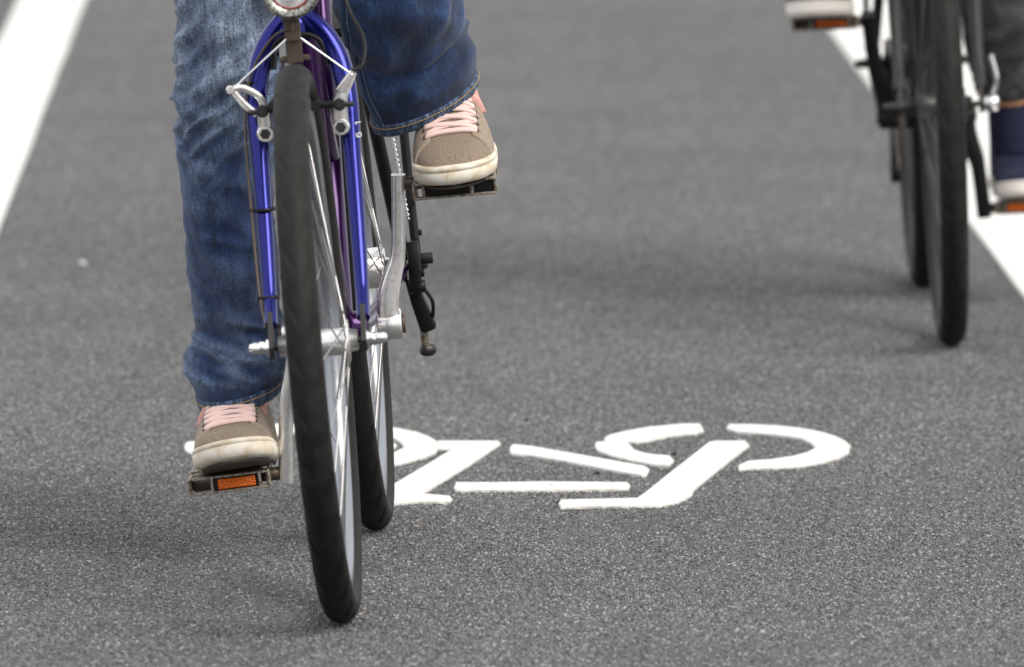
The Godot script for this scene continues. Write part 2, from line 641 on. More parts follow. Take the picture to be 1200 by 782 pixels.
func make_markings():
	var sym := thing("bicycle_symbol", "raised white bicycle symbol on the asphalt behind the blue bicycle", "road marking")
	for dx in [0.0, -0.573]:
		marking("stroke", [[0.1294, -2.1863], [0.1346, -2.2228], [0.1592, -2.2839], [0.1937, -2.3456], [0.2429, -2.3903], [0.2684, -2.3903], [0.2716, -2.2962], [0.2602, -2.2655], [0.2260, -2.2350], [0.2038, -2.1863], [0.1744, -2.1307], [0.1649, -2.1404], [0.1303, -2.1476]], sym, dx)
	for dx in [0.0, -0.573]:
		marking("stroke", [[0.1170, -2.1259], [0.1290, -2.1379], [0.1623, -2.1235], [0.1666, -2.0779], [0.1707, -2.0184], [0.1890, -1.9640], [0.2193, -1.9357], [0.2232, -1.8773], [0.2153, -1.8146], [0.1967, -1.8239], [0.1645, -1.8773], [0.1369, -1.9475], [0.1186, -2.0184], [0.1154, -2.0779]], sym, dx)
	for dx in [0.0, -0.573]:
		marking("stroke", [[0.3037, -2.3332], [0.3083, -2.3828], [0.3398, -2.3828], [0.3758, -2.3654], [0.4112, -2.3258], [0.4387, -2.2717], [0.4562, -2.2106], [0.4684, -2.1379], [0.4732, -2.0779], [0.4709, -2.0660], [0.4213, -2.0779], [0.4179, -2.1259], [0.4075, -2.1863], [0.3846, -2.2276], [0.3516, -2.2594], [0.3184, -2.2839]], sym, dx)
	for dx in [0.0, -0.573]:
		marking("stroke", [[0.4244, -2.0588], [0.4705, -2.0516], [0.4676, -1.9947], [0.4525, -1.9240], [0.4269, -1.8540], [0.3977, -1.8146], [0.3618, -1.7777], [0.3267, -1.7731], [0.3101, -1.7616], [0.3099, -1.8077], [0.3240, -1.8656], [0.3574, -1.8889], [0.3891, -1.9357], [0.4094, -1.9876]], sym, dx)
	marking("stroke", [[0.2746, -2.1259], [0.2845, -2.1452], [0.3275, -2.1452], [0.3316, -2.0899], [0.3064, -1.9240], [0.2661, -1.6478], [0.2452, -1.5023], [0.2392, -1.4142], [0.2221, -1.3379], [0.2033, -1.2947], [0.1693, -1.2839], [0.0903, -1.2796], [0.0643, -1.2667], [0.0611, -1.3163], [0.0647, -1.3553], [0.1659, -1.3770], [0.1757, -1.4361], [0.2086, -1.6704], [0.2371, -1.8656]], sym)
	marking("stroke", [[-0.0036, -2.0065], [-0.0024, -2.0731], [0.0024, -2.0971], [0.0309, -2.0660], [0.0945, -1.9545], [0.1823, -1.7961], [0.1877, -1.7616], [0.1833, -1.6863], [0.1762, -1.6772], [0.1282, -1.7616], [0.0705, -1.8773], [0.0236, -1.9545], [0.0000, -1.9710]], sym)
	marking("stroke", [[-0.0760, -1.5803], [-0.0230, -1.5803], [0.0461, -1.5915], [0.1566, -1.5803], [0.1597, -1.5468], [0.1558, -1.4979], [0.0687, -1.4912], [-0.0229, -1.4846], [-0.0755, -1.4846], [-0.0784, -1.5134]], sym)
	marking("stroke", [[-0.1052, -2.1452], [-0.0191, -2.1452], [-0.0155, -2.1139], [-0.0585, -1.8192], [-0.1209, -1.4361], [-0.0819, -1.4032], [-0.0794, -1.3596], [-0.0838, -1.3379], [-0.1246, -1.3379], [-0.1584, -1.3163], [-0.1854, -1.3055], [-0.1928, -1.3487], [-0.1891, -1.4142], [-0.1620, -1.5468], [-0.0854, -2.0184], [-0.0819, -2.0421], [-0.1045, -2.0469]], sym)
	marking("stroke", [[-0.2388, -2.1259], [-0.1671, -2.1259], [-0.1609, -2.0959], [-0.1628, -2.0564], [-0.2375, -2.0445]], sym)
	lane_line("lane_line", "narrow white lane line crossing the far end of the asphalt behind the jeans", Vector2(-0.8571, 6.0), Vector2(-2.2553, -80.0), 0.157)
	lane_line("lane_line", "wide white lane line running behind the black bicycle", Vector2(0.9967, 6.0), Vector2(-0.3935, -80.0), 0.29)
	for d in [[0.1163, -1.7191, 0.0045, "dark stone chip between the slanted bar and the long bar of the symbol"], [0.0528, -1.5393, 0.0050, "dark stone chip touching the near edge of the long horizontal bar"], [0.0623, -1.3421, 0.0040, "dark stone chip at the near tip of the angled fork stroke"], [0.0208, -2.4713, 0.0040, "dark stone chip on bare asphalt beyond the slanted bar"], [0.2248, -1.9853, 0.0040, "dark stone chip at the end of the lower curved stroke"], [-0.7188, -5.1722, 0.006, "pale stone chip on bare asphalt between the jeans and the narrow lane line"]]:
		var q := thing("pebble", d[3], "pebble")
		q.set_meta("group", "loose stone chips by the symbol")
		q.position = Vector3(d[0], 0.001, d[1])
		var st := tool()
		st.set_smooth_group(-1)
		lathe(st, [Vector2(-0.001, 0.0001), Vector2(0.0, d[2]), Vector2(d[2] * 0.5, d[2] * 0.9), Vector2(d[2] * 0.9, d[2] * 0.3), Vector2(d[2], 0.0001)], 6, Transform3D(Basis(Vector3(0, 0, 1), PI / 2), Vector3.ZERO))
		obj("chip", st, M.marking_paint if d[2] > 0.0055 else M.rubber, q)



# ---------------------------------------------------------------- bicycle
func make_wheel(p: Dictionary, parent: Node3D, at: Vector3, rear: bool) -> Node3D:
	var w := node("wheel", parent)
	w.position = at
	var R: float = p.r
	var tw: float = p.tw * 0.5
	# tyre: rounded casing, shallow grooves cut in the tread
	var st := tool()
	var n := 330
	var m := 34
	var rows := []
	var cols := []
	for i in m + 1:
		var a := lerpf(-2.55, 2.55, float(i) / m)
		var row := []
		var crow := []
		for k in n:
			var th := TAU * k / n
			var x := sin(a) * tw
			var y := cos(a) * tw * 1.0
			var cut := 0.0
			var aa := absf(a)
			if aa < 1.05:
				var ph := fposmod(k * 0.5 + aa * 3.2 + (0.0 if a > 0 else 2.5), 5.0)
				if ph < 1.3 and aa > 0.28:
					cut = 0.0022
				if aa > 0.2 and aa < 0.3:
					cut = 0.001
			var rr := R - tw + y - cut
			row.append(Vector3(x, cos(th) * rr, sin(th) * rr))
			var dust := 1.0
			if aa < 0.6:
				dust = 1.9
			crow.append(Color(dust, dust * 0.98, dust * 0.94))
		rows.append(row)
		cols.append(crow)
	grid(st, rows, true, null, cols)
	obj("tyre", st, p.tyre, w)
	# rim
	var rr := R - tw * 1.95
	st = tool()
	lathe(st, [Vector2(-0.0115, rr + 0.006), Vector2(-0.0135, rr + 0.004), Vector2(-0.0135, rr - 0.009), Vector2(-0.0095, rr - 0.016), Vector2(-0.004, rr - 0.019), Vector2(0.004, rr - 0.019), Vector2(0.0095, rr - 0.016), Vector2(0.0135, rr - 0.009), Vector2(0.0135, rr + 0.004), Vector2(0.0115, rr + 0.006)], 120)
	obj("rim", st, p.rim, w)
	# hub
	st = tool()
	var hl := 0.036 if not rear else 0.04
	var br := 0.017 if not rear else 0.028
	lathe(st, [Vector2(-hl - 0.012, 0.004), Vector2(-hl - 0.012, 0.012), Vector2(-hl - 0.002, 0.014), Vector2(-hl - 0.0015, 0.026), Vector2(-hl + 0.0015, 0.026), Vector2(-hl + 0.004, br), Vector2(0, br * 0.95), Vector2(hl - 0.004, br), Vector2(hl - 0.0015, 0.026), Vector2(hl + 0.0015, 0.026), Vector2(hl + 0.002, 0.014), Vector2(hl + 0.012, 0.012), Vector2(hl + 0.012, 0.004)], 40)
	obj("hub", st, M.alloy if not p.qr else M.dark_steel, w)
	st = tool()
	cyl(st, Vector3(-0.068, 0, 0), Vector3(0.068, 0, 0), 0.0045, 10)
	obj("axle", st, M.dark_steel, w)
	# spokes, crossed in threes
	var sm := CylinderMesh.new()
	sm.top_radius = 0.00105
	sm.bottom_radius = 0.00105
	sm.height = 1.0
	sm.radial_segments = 6
	sm.rings = 0
	for k in 32:
		var s := 1.0 if k % 2 == 0 else -1.0
		var a_r := TAU * (k + 0.5) / 32
		var turn := 1.15 if (k / 2) % 2 == 0 else -1.15
		var a_h := a_r + turn
		var p0 := Vector3(s * hl, cos(a_h) * 0.0225, sin(a_h) * 0.0225)
		var p1 := Vector3(s * 0.003, cos(a_r) * (rr - 0.018), sin(a_r) * (rr - 0.018))
		var sp := MeshInstance3D.new()
		sp.mesh = sm
		sp.material_override = p.spoke
		sp.name = "spoke"
		var d := p1 - p0
		var ex := d.normalized().cross(Vector3(1, 0.1, 0)).normalized()
		sp.transform = Transform3D(Basis(ex, d, ex.cross(d.normalized())), (p0 + p1) / 2)
		w.add_child(sp, true)
	# valve
	st = tool()
	cyl(st, Vector3(0, -rr + 0.019, 0), Vector3(0, -rr + 0.055, 0), 0.003, 8)
	obj("valve", st, M.chrome, w)
	w.rotation.x = 0.35 if not rear else 1.1
	return w


func nut(st: SurfaceTool, a: Vector3, dir: float):
	# flange washer, hexagon and domed cap along x
	cyl(st, a, a + Vector3(dir * 0.003, 0, 0), 0.0115, 20)
	tube(st, [a + Vector3(dir * 0.003, 0, 0), a + Vector3(dir * 0.011, 0, 0)], 0.0092, 6)
	tube(st, [a + Vector3(dir * 0.011, 0, 0), a + Vector3(dir * 0.018, 0, 0), a + Vector3(dir * 0.0235, 0, 0), a + Vector3(dir * 0.025, 0, 0)], [0.0078, 0.0072, 0.0055, 0.002], 14)


func make_bicycle(p: Dictionary) -> Node3D:
	var b := thing(p.name, p.label, "bicycle")
	b.set_meta("group", "bicycles ridden along the cycle lane")
	var R: float = p.r
	var hw: float = p.hw
	var ax := Vector3(0, R, 0)
	var rx := Vector3(0, R, -1.045)
	var bb := Vector3(0, p.bb, -0.6)
	var st := tool()
	make_wheel(p, b, ax, false)
	make_wheel(p, b, rx, true)
	# frame: head tube, low main tube, seat tube
	var low := R + 0.37 - 0.338
	var head0 := Vector3(0, 0.715 + low, -0.186)
	var head1 := Vector3(0, 0.875 + low, -0.241)
	var seat1 := Vector3(0, 0.80, -0.81)
	st = tool()
	cyl(st, head0, head1, 0.019, 24, 0.002)
	tube(st, curve([head0.lerp(head1, 0.35), Vector3(0, 0.5, -0.38), bb], 8), 0.0165, 20)
	tube(st, [head0.lerp(head1, 0.75), Vector3(0, 0.62, -0.5), bb.lerp(seat1, 0.42)], 0.0135, 18)
	tube(st, [bb, seat1], 0.0155, 20)
	cyl(st, bb + Vector3(-0.034, 0, 0), bb + Vector3(0.034, 0, 0), 0.021, 24, 0.002)
	for s in [-1.0, 1.0]:
		tube(st, curve([bb + Vector3(s * 0.024, 0.0, -0.015), Vector3(s * 0.04, p.bb + 0.008, -0.75), Vector3(s * 0.064, R, -1.03)], 6), [0.0105, 0.0105, 0.0105, 0.0105, 0.0105, 0.0105, 0.0105, 0.0105, 0.01, 0.0095, 0.009, 0.0085, 0.008], 14)
	obj("frame", st, p.frame, b)
	# seat stays with the dropout plates
	st = tool()
	for s in [-1.0, 1.0]:
		tube(st, curve([Vector3(s * 0.02, 0.765, -0.80), Vector3(s * 0.042, 0.6, -0.895), Vector3(s * 0.066, R + 0.012, -1.035)], 6), 0.0088, 14)
		var t := Transform3D(Basis(Vector3(0, 0, 1), Vector3(0, 1, 0), Vector3(1, 0, 0)), Vector3(s * 0.066 - 0.0025, R, -1.045))
		slab(st, PackedVector2Array([Vector2(-0.016, -0.016), Vector2(0.012, -0.02), Vector2(0.03, 0.0), Vector2(0.022, 0.03), Vector2(-0.004, 0.03), Vector2(-0.018, 0.012)]), 0.005, 0.0006, t)
	tube(st, [Vector3(-0.036, 0.66, -0.85), Vector3(0.036, 0.66, -0.85)], 0.0065, 10)
	obj("seat_stay", st, p.stay, b)
	# fork: steerer crown, two blades curving out and forward, dropouts
	st = tool()
	var sh := R - 0.338
	for s in [-1.0, 1.0]:
		var path := [Vector3(s * 0.002, 0.722 + sh, -0.186), Vector3(s * 0.016, 0.716 + sh, -0.182), Vector3(s * 0.036, 0.693 + sh, -0.172), Vector3(s * (hw - 0.006), 0.66 + sh, -0.16), Vector3(s * hw, 0.615 + sh, -0.145), Vector3(s * hw, 0.56 + sh, -0.126), Vector3(s * hw, 0.47 + sh, -0.093), Vector3(s * hw, 0.40 + sh, -0.058), Vector3(s * hw, 0.362 + sh, -0.024)]
		var c := curve(path, 6)
		var rad := []
		for k in c.size():
			rad.append(lerpf(0.0137, 0.0082, smoothstep(0.3, 1.0, float(k) / (c.size() - 1))))
		tube(st, c, rad, 22)
	cyl(st, Vector3(0, 0.694 + sh, -0.18), Vector3(0, 0.728 + sh, -0.191), 0.0175, 22, 0.002)
	var fork := obj("fork", st, p.fork, b)
	for s in [-1.0, 1.0]:
		st = tool()
		var t := Transform3D(Basis(Vector3(0, 0, 1), Vector3(0, 1, 0), Vector3(1, 0, 0)), Vector3(s * hw - 0.003, R, 0))
		slab(st, PackedVector2Array([Vector2(-0.011, -0.014), Vector2(0.009, -0.014), Vector2(0.014, 0.0), Vector2(0.006, 0.014), Vector2(-0.014, 0.042), Vector2(-0.03, 0.036), Vector2(-0.02, 0.008)]), 0.006, 0.0008, t)
		obj("dropout", st, M.dark_steel, fork)
	# axle nuts, front and rear
	for s in [-1.0, 1.0]:
		st = tool()
		if p.qr and s > 0:
			cyl(st, ax + Vector3(0.0655, 0, 0), ax + Vector3(0.088, 0, 0), 0.0125, 18, 0.003)
			tube(st, curve([ax + Vector3(0.077, 0.008, 0), ax + Vector3(0.086, 0.035, 0.004), ax + Vector3(0.078, 0.075, 0.004)], 5), Vector2(0.0045, 0.009), 12)
		else:
			nut(st, ax + Vector3(s * (hw + 0.003), 0, 0), s)
		obj("axle_nut", st, M.dark_steel if p.qr and s < 0 else M.chrome, b)
		st = tool()
		nut(st, rx + Vector3(s * 0.0715, 0, 0), s)
		obj("axle_nut", st, M.dark_steel, b)
	if p.lamp:
		add_front_fittings(b, fork)
	# cranks and pedals
	var ca: float = deg_to_rad(p.crank_angle)
	for s in [1.0, -1.0]:
		var up := ca if s > 0 else ca + PI
		var dir := Vector3(0, cos(up), sin(up))
		var side := Vector3(0, -sin(up), cos(up))
		var boss: Vector3 = bb + Vector3(s * 0.0635, 0, 0)
		var eye: Vector3 = bb + Vector3(s * 0.0885, 0, 0) + dir * p.crank_r
		st = tool()
		cyl(st, boss - Vector3(s * 0.019, 0, 0), boss + Vector3(s * 0.0125, 0, 0), 0.0195, 28, 0.002)
		var pts := []
		for q in [[0.0, 0.0595], [0.17, 0.0605], [0.33, 0.0685], [0.47, 0.0775], [0.62, 0.0815], [0.82, 0.085], [1.07, 0.0885]]:
			pts.append(bb + Vector3(s * q[1], 0, 0) + dir * p.crank_r * q[0])
		pts = curve(pts, 5)
		var rad := []
		var fat := 1.0 if p.lamp else 1.3
		for k in pts.size():
			var f := float(k) / (pts.size() - 1)
			rad.append(Vector2(fat * lerpf(0.0142, 0.009, smoothstep(0.1, 0.65, f)), lerpf(0.0165, 0.0122, smoothstep(0.0, 0.6, f))))
		tube(st, pts, rad, 24, 0.55)
		var arm := obj("crank_arm", st, p.crank_mat, b)
		st = tool()
		cyl(st, boss + Vector3(s * 0.0125, 0, 0), boss + Vector3(s * 0.0165, 0, 0), 0.0125, 20, 0.001)
		obj("cap", st, M.grimy_steel, arm)
		make_pedal(p, b, eye, s)
	# chainring, chain, rear sprocket on the drive side
	st = tool()
	var xr := -0.044
	lathe(st, [Vector2(xr - 0.0015, 0.07), Vector2(xr - 0.0015, 0.083), Vector2(xr + 0.0015, 0.083), Vector2(xr + 0.0015, 0.07), Vector2(xr - 0.0015, 0.07)], 64, Transform3D(Basis(), bb))
	for k in 5:
		var a := TAU * k / 5.0
		box(st, Vector3(0, 0.045, 0), Vector3(0.004, 0.062, 0.016), 0.001, Transform3D(Basis(Vector3(1, 0, 0), a), bb + Vector3(xr, 0, 0)))
	for k in 42:
		var a := TAU * k / 42.0
		box(st, Vector3(0, 0.085, 0), Vector3(0.002, 0.006, 0.005), 0.0005, Transform3D(Basis(Vector3(1, 0, 0), a), bb + Vector3(xr, 0, 0)))
	obj("chainring", st, M.dark_steel, b)
	st = tool()
	for k in 3:
		var sr := 0.03 + 0.008 * k
		lathe(st, [Vector2(xr - 0.001 + k * 0.004, 0.012), Vector2(xr - 0.001 + k * 0.004, sr), Vector2(xr + 0.001 + k * 0.004, sr), Vector2(xr + 0.001 + k * 0.004, 0.012)], 40, Transform3D(Basis(), rx))
	obj("sprocket", st, M.dark_steel, b)
	st = tool()
	var loop := []
	for k in 13:
		var a := -PI / 2 + PI * k / 12.0
		loop.append(bb + Vector3(xr, -sin(a) * -0.086, cos(a) * 0.086))
	for k in 13:
		var a := PI / 2 + PI * k / 12.0
		loop.append(rx + Vector3(xr, sin(a) * 0.036, cos(a) * 0.036))
	loop.append(loop[0])
	tube(st, loop, Vector2(0.0035, 0.004), 6, 0.6)
	obj("chain", st, M.grimy_steel, b)
	# rear rack struts, derailleur or stand
	if p.lamp:
		add_rear_fittings(b, R)
	else:
		st = tool()
		tube(st, curve([Vector3(-0.062, R - 0.01, -1.05), Vector3(-0.052, 0.29, -1.03), Vector3(-0.044, 0.27, -1.03)], 4), 0.012, 10)
		box(st, Vector3(-0.038, 0.235, -1.04), Vector3(0.013, 0.11, 0.024), 0.004)
		cyl(st, Vector3(-0.046, 0.193, -1.043), Vector3(-0.03, 0.193, -1.043), 0.02, 16, 0.002)
		obj("derailleur", st, M.black_plastic, b)
		st = tool()
		for s in [-1.0, 1.0]:
			tube(st, [Vector3(s * 0.075, R + 0.02, -1.045), Vector3(s * 0.07, 0.76, -1.08), Vector3(s * 0.06, 0.77, -1.3)], 0.005, 10)
			tube(st, [Vector3(s * 0.06, 0.768, -1.3), Vector3(s * 0.06, 0.768, -0.88)], 0.005, 10)
		for k in 4:
			tube(st, [Vector3(-0.06, 0.768, -0.9 - 0.13 * k), Vector3(0.06, 0.768, -0.9 - 0.13 * k)], 0.004, 8)
		obj("rack", st, M.black_paint, b)
		# brake arms
		for s in [-1.0, 1.0]:
			st = tool()
			tube(st, [Vector3(s * 0.045, 0.62, -0.115), Vector3(s * 0.047, 0.66, -0.125), Vector3(s * 0.043, 0.73, -0.14)], [Vector2(0.006, 0.008), Vector2(0.006, 0.008), Vector2(0.004, 0.006)], 12)
			cyl(st, Vector3(s * 0.045, 0.62, -0.12), Vector3(s * 0.045, 0.62, -0.1), 0.009, 14, 0.001)
			var arm := obj("brake_arm", st, M.dark_steel, b)
			st = tool()
			box(st, Vector3(s * 0.024, 0.665, -0.14), Vector3(0.012, 0.012, 0.06), 0.003)
			obj("brake_pad", st, M.rubber, arm)
	# seat post, saddle, stem, handlebar
	st = tool()
	tube(st, [seat1, Vector3(0, 0.945, -0.868)], 0.0135, 16)
	obj("seat_post", st, M.alloy, b)
	st = tool()
	var rows := []
	for k in 15:
		var f := k / 14.0
		var hwid := lerpf(0.02, 0.085, smoothstep(0.35, 0.85, f)) * (sqrt(maxf(0.0, 1.0 - pow(2 * f - 1, 8))) + 0.02)
		rows.append(ring(Vector3(0, 0.972 - 0.01 * sin(f * PI), -0.70 - 0.27 * f), Vector3(1, 0, 0), Vector3(0, 1, 0), hwid, 0.022, 20, 0.8))
	grid(st, rows, true)
	obj("saddle", st, M.black_plastic, b)
	st = tool()
	var top := Vector3(0, 1.03, -0.29)
	tube(st, [head1, top], 0.0115, 16)
	tube(st, [top, Vector3(0, 1.045, -0.22)], 0.014, 16)
	obj("stem", st, M.alloy, b)
	st = tool()
	tube(st, curve([Vector3(-0.3, 1.05, -0.30), Vector3(-0.18, 1.06, -0.26), Vector3(-0.06, 1.047, -0.222), Vector3(0.06, 1.047, -0.222), Vector3(0.18, 1.06, -0.26), Vector3(0.3, 1.05, -0.30)], 6), 0.0112, 14)
	var bar := obj("handlebar", st, M.dark_steel, b)
	for s in [-1.0, 1.0]:
		st = tool()
		tube(st, [Vector3(s * 0.185, 1.0602, -0.2617), Vector3(s * 0.308, 1.0495, -0.3025)], 0.0158, 16)
		obj("grip", st, M.rubber, bar)
		st = tool()
		tube(st, curve([Vector3(s * 0.16, 1.05, -0.245), Vector3(s * 0.185, 1.03, -0.2), Vector3(s * 0.27, 1.01, -0.215)], 5), Vector2(0.005, 0.008), 10)
		obj("brake_lever", st, M.black_plastic, bar)
	return b


func make_pedal(p: Dictionary, b: Node3D, eye: Vector3, s: float):
	var ped := node("pedal", b)
	ped.position = eye
	if p.lamp:
		ped.rotation_degrees = Vector3(2.0 if s < 0 else 14.0, 0, 2.0 if s < 0 else 0.0)
	else:
		ped.rotation_degrees = Vector3(-4, 0, 0)
	var st := tool()
	cyl(st, Vector3(s * 0.006, 0, 0), Vector3(s * 0.03, 0, 0), 0.0085, 14, 0.001)
	cyl(st, Vector3(s * 0.03, 0, 0), Vector3(s * 0.118, 0, 0), 0.0115, 16, 0.002)
	obj("spindle", st, M.grimy_steel, ped)
	# cage: two faces of rails and posts, joined by end plates
	st = tool()
	var x0 := 0.019
	var x1 := 0.122
	for z in [-0.036, 0.036]:
		for y in [-0.0095, 0.0095]:
			box(st, Vector3(s * (x0 + x1) / 2, y, z), Vector3(x1 - x0, 0.0032, 0.007), 0.0008)
		for x in [x0, 0.031, 0.0915, x1]:
			box(st, Vector3(s * x, 0, z), Vector3(0.0034, 0.0185, 0.0066), 0.0007)
	for x in [x0 + 0.002, x1 - 0.002]:
		box(st, Vector3(s * x, 0, 0), Vector3(0.0035, 0.0172, 0.068), 0.0008)
	obj("cage", st, p.pedal_mat, ped)
	for z in [-0.0345, 0.0345]:
		st = tool()
		box(st, Vector3(s * 0.0612, 0, z), Vector3(0.0565, 0.0155, 0.005), 0.0008)
		if p.lamp and s > 0:
			box(st, Vector3(s * 0.1065, 0, z), Vector3(0.025, 0.0155, 0.005), 0.0008)
		obj("backing", st, M.black_plastic, ped)
		if p.lamp and s > 0:
			continue
		st = tool()
		box(st, Vector3(s * 0.0602, -0.0002, z + signf(z) * 0.0028), Vector3(0.0475, 0.0125, 0.0035), 0.0012)
		obj("reflector", st, M.reflector, ped)


func add_front_fittings(b: Node3D, fork: Node3D):
	var st := tool()
	# lamp on a bracket over the fork crown
	var lamp := node("headlight", b)
	lamp.position = Vector3(0.003, 0.764, -0.06)
	lamp.rotation_degrees = Vector3(3, 0, 0)
	var rot := Transform3D(Basis(Vector3(0, 1, 0), -PI / 2), Vector3.ZERO)  # lathe axis x -> z
	st = tool()
	lathe(st, [Vector2(-0.055, 0.001), Vector2(-0.053, 0.014), Vector2(-0.045, 0.024), Vector2(-0.03, 0.031), Vector2(-0.012, 0.035), Vector2(0.0, 0.0365)], 48, rot)
	obj("housing", st, M.black_plastic, lamp)
	st = tool()
	lathe(st, [Vector2(0.0, 0.0365), Vector2(0.004, 0.0372), Vector2(0.008, 0.036), Vector2(0.0085, 0.033), Vector2(0.006, 0.0245), Vector2(0.003, 0.0235)], 48, rot)
	obj("bezel", st, M.lamp_silver, lamp)
	st = tool()
	lathe(st, [Vector2(0.0055, 0.0245), Vector2(0.0072, 0.0238), Vector2(0.0055, 0.0228)], 48, rot)
	obj("trim_ring", st, M.lamp_trim, lamp)
	st = tool()
	lathe(st, [Vector2(-0.03, 0.001), Vector2(-0.028, 0.006), Vector2(-0.018, 0.015), Vector2(-0.006, 0.021), Vector2(0.003, 0.0234)], 40, rot)
	obj("bowl", st, M.lamp_reflector, lamp)
	st = tool()
	lathe(st, [Vector2(0.0075, 0.0005), Vector2(0.0072, 0.012), Vector2(0.005, 0.0236)], 40, rot)
	obj("lens", st, M.lamp_glass, lamp)
	st = tool()
	box(st, Vector3(-0.003, 0.70, -0.13), Vector3(0.02, 0.062, 0.004), 0.001)
	box(st, Vector3(-0.003, 0.725, -0.115), Vector3(0.02, 0.005, 0.06), 0.001)
	box(st, Vector3(-0.003, 0.674, -0.138), Vector3(0.036, 0.008, 0.012), 0.002)
	cyl(st, Vector3(-0.003, 0.70, -0.1285), Vector3(-0.003, 0.70, -0.1195), 0.006, 6)
	obj("lamp_bracket", st, M.grimy_steel, b)
	st = tool()
	tube(st, curve([Vector3(-0.034, 0.66, -0.185), Vector3(-0.028, 0.69, -0.187), Vector3(0.0, 0.7, -0.188), Vector3(0.028, 0.69, -0.187), Vector3(0.034, 0.66, -0.185)], 5), Vector2(0.004, 0.03), 12, 0.6)
	obj("arch_fill", st, M.black_plastic, b)  # black filler plate across the arch below the fork crown
	# cantilever brake arms on the blades
	for s in [-1.0, 1.0]:
		var zc := -0.114
		st = tool()
		cyl(st, Vector3(s * 0.046, 0.588, zc - 0.016), Vector3(s * 0.046, 0.588, zc + 0.008), 0.0105, 20, 0.0015)
		var tip: Vector3
		if s < 0:
			# stubby arm that sticks out sideways: a triangular loop
			tip = Vector3(-0.081, 0.645, zc + 0.004)
			tube(st, [Vector3(-0.046, 0.59, zc), Vector3(-0.046, 0.614, zc + 0.002)], Vector2(0.0085, 0.007), 14, 0.6)
			tube(st, curve([Vector3(-0.044, 0.616, zc + 0.002), Vector3(-0.05, 0.634, zc + 0.003), Vector3(-0.068, 0.646, zc + 0.004), tip], 5), Vector2(0.0046, 0.006), 12, 0.6)
			tube(st, curve([Vector3(-0.054, 0.612, zc + 0.002), Vector3(-0.068, 0.626, zc + 0.003), tip + Vector3(0.001, -0.002, 0)], 5), Vector2(0.0044, 0.006), 12, 0.6)
			cyl(st, tip + Vector3(-0.002, 0.0, -0.006), tip + Vector3(-0.002, 0.0, 0.007), 0.0058, 14, 0.0015)
		else:
			tip = Vector3(0.066, 0.65, zc + 0.004)
			tube(st, [Vector3(0.046, 0.585, zc), Vector3(0.047, 0.618, zc + 0.002), Vector3(0.051, 0.63, zc + 0.002)], [Vector2(0.0095, 0.0065), Vector2(0.0095, 0.0065), Vector2(0.0085, 0.006)], 16, 0.6)
			tube(st, [Vector3(0.051, 0.63, zc + 0.002), tip + Vector3(0.001, 0.004, 0)], [Vector2(0.0085, 0.006), Vector2(0.0048, 0.005)], 16, 0.6)
		var arm := obj("brake_arm", st, M.alloy, b)
		st = tool()
		cyl(st, Vector3(s * 0.046, 0.588, zc + 0.008), Vector3(s * 0.046, 0.588, zc + 0.0125), 0.0068, 6)
		var pb := Vector3(s * 0.047, 0.616, zc)
		cyl(st, pb + Vector3(0, 0, 0.004), pb + Vector3(0, 0, 0.013), 0.0078, 16, 0.0015)
		cyl(st, pb + Vector3(0, 0, 0.013), pb + Vector3(0, 0, 0.017), 0.0048, 6)
		cyl(st, pb + Vector3(s * 0.0, 0, 0.0085), pb + Vector3(s * 0.017, -0.001, 0.0085), 0.0035, 10)
		obj("bolt", st, M.dark_steel, arm)
		st = tool()
		tube(st, [Vector3(s * 0.017, 0.613, zc - 0.045), Vector3(s * 0.017, 0.619, zc - 0.01), Vector3(s * 0.018, 0.617, zc + 0.022)], Vector2(0.006, 0.0065), 12, 0.7)
		cyl(st, Vector3(s * 0.02, 0.617, zc), Vector3(s * 0.047, 0.616, zc + 0.002), 0.0045, 10)
		obj("brake_pad", st, M.rubber, arm)
		# straddle wire from the arm to the hanger above the bracket
		st = tool()
		tube(st, [tip + Vector3(0, 0, 0.004), Vector3(s * 0.008 - 0.002, 0.70, -0.118)], 0.0014, 8)
		obj("brake_wire", st, M.chrome, b)
	st = tool()
	box(st, Vector3(-0.002, 0.702, -0.117), Vector3(0.018, 0.012, 0.006), 0.0015)
	tube(st, curve([Vector3(-0.002, 0.705, -0.117), Vector3(0.0, 0.76, -0.13), Vector3(0.004, 0.86, -0.2), Vector3(0.01, 0.98, -0.22)], 5), 0.0013, 6)
	obj("cable_hanger", st, M.grimy_steel, b)
	# sheathed dynamo lead along one blade and the loop of brake hose on the other
	st = tool()
	tube(st, curve([Vector3(-0.006, 0.712, -0.125), Vector3(-0.03, 0.70, -0.14), Vector3(-0.058, 0.66, -0.142), Vector3(-0.071, 0.60, -0.135), Vector3(-0.0705, 0.48, -0.09), Vector3(-0.068, 0.40, -0.054), Vector3(-0.062, 0.36, -0.02)], 6), 0.0017, 8)
	obj("dynamo_lead", st, M.grimy_steel, b)
	st = tool()
	tube(st, curve([Vector3(0.066, 0.655, -0.112), Vector3(0.078, 0.662, -0.13), Vector3(0.08, 0.69, -0.17), Vector3(0.06, 0.74, -0.21), Vector3(0.05, 0.86, -0.24), Vector3(0.1, 1.0, -0.22)], 6), 0.0025, 8)
	obj("cable_sheath", st, M.black_plastic, b)
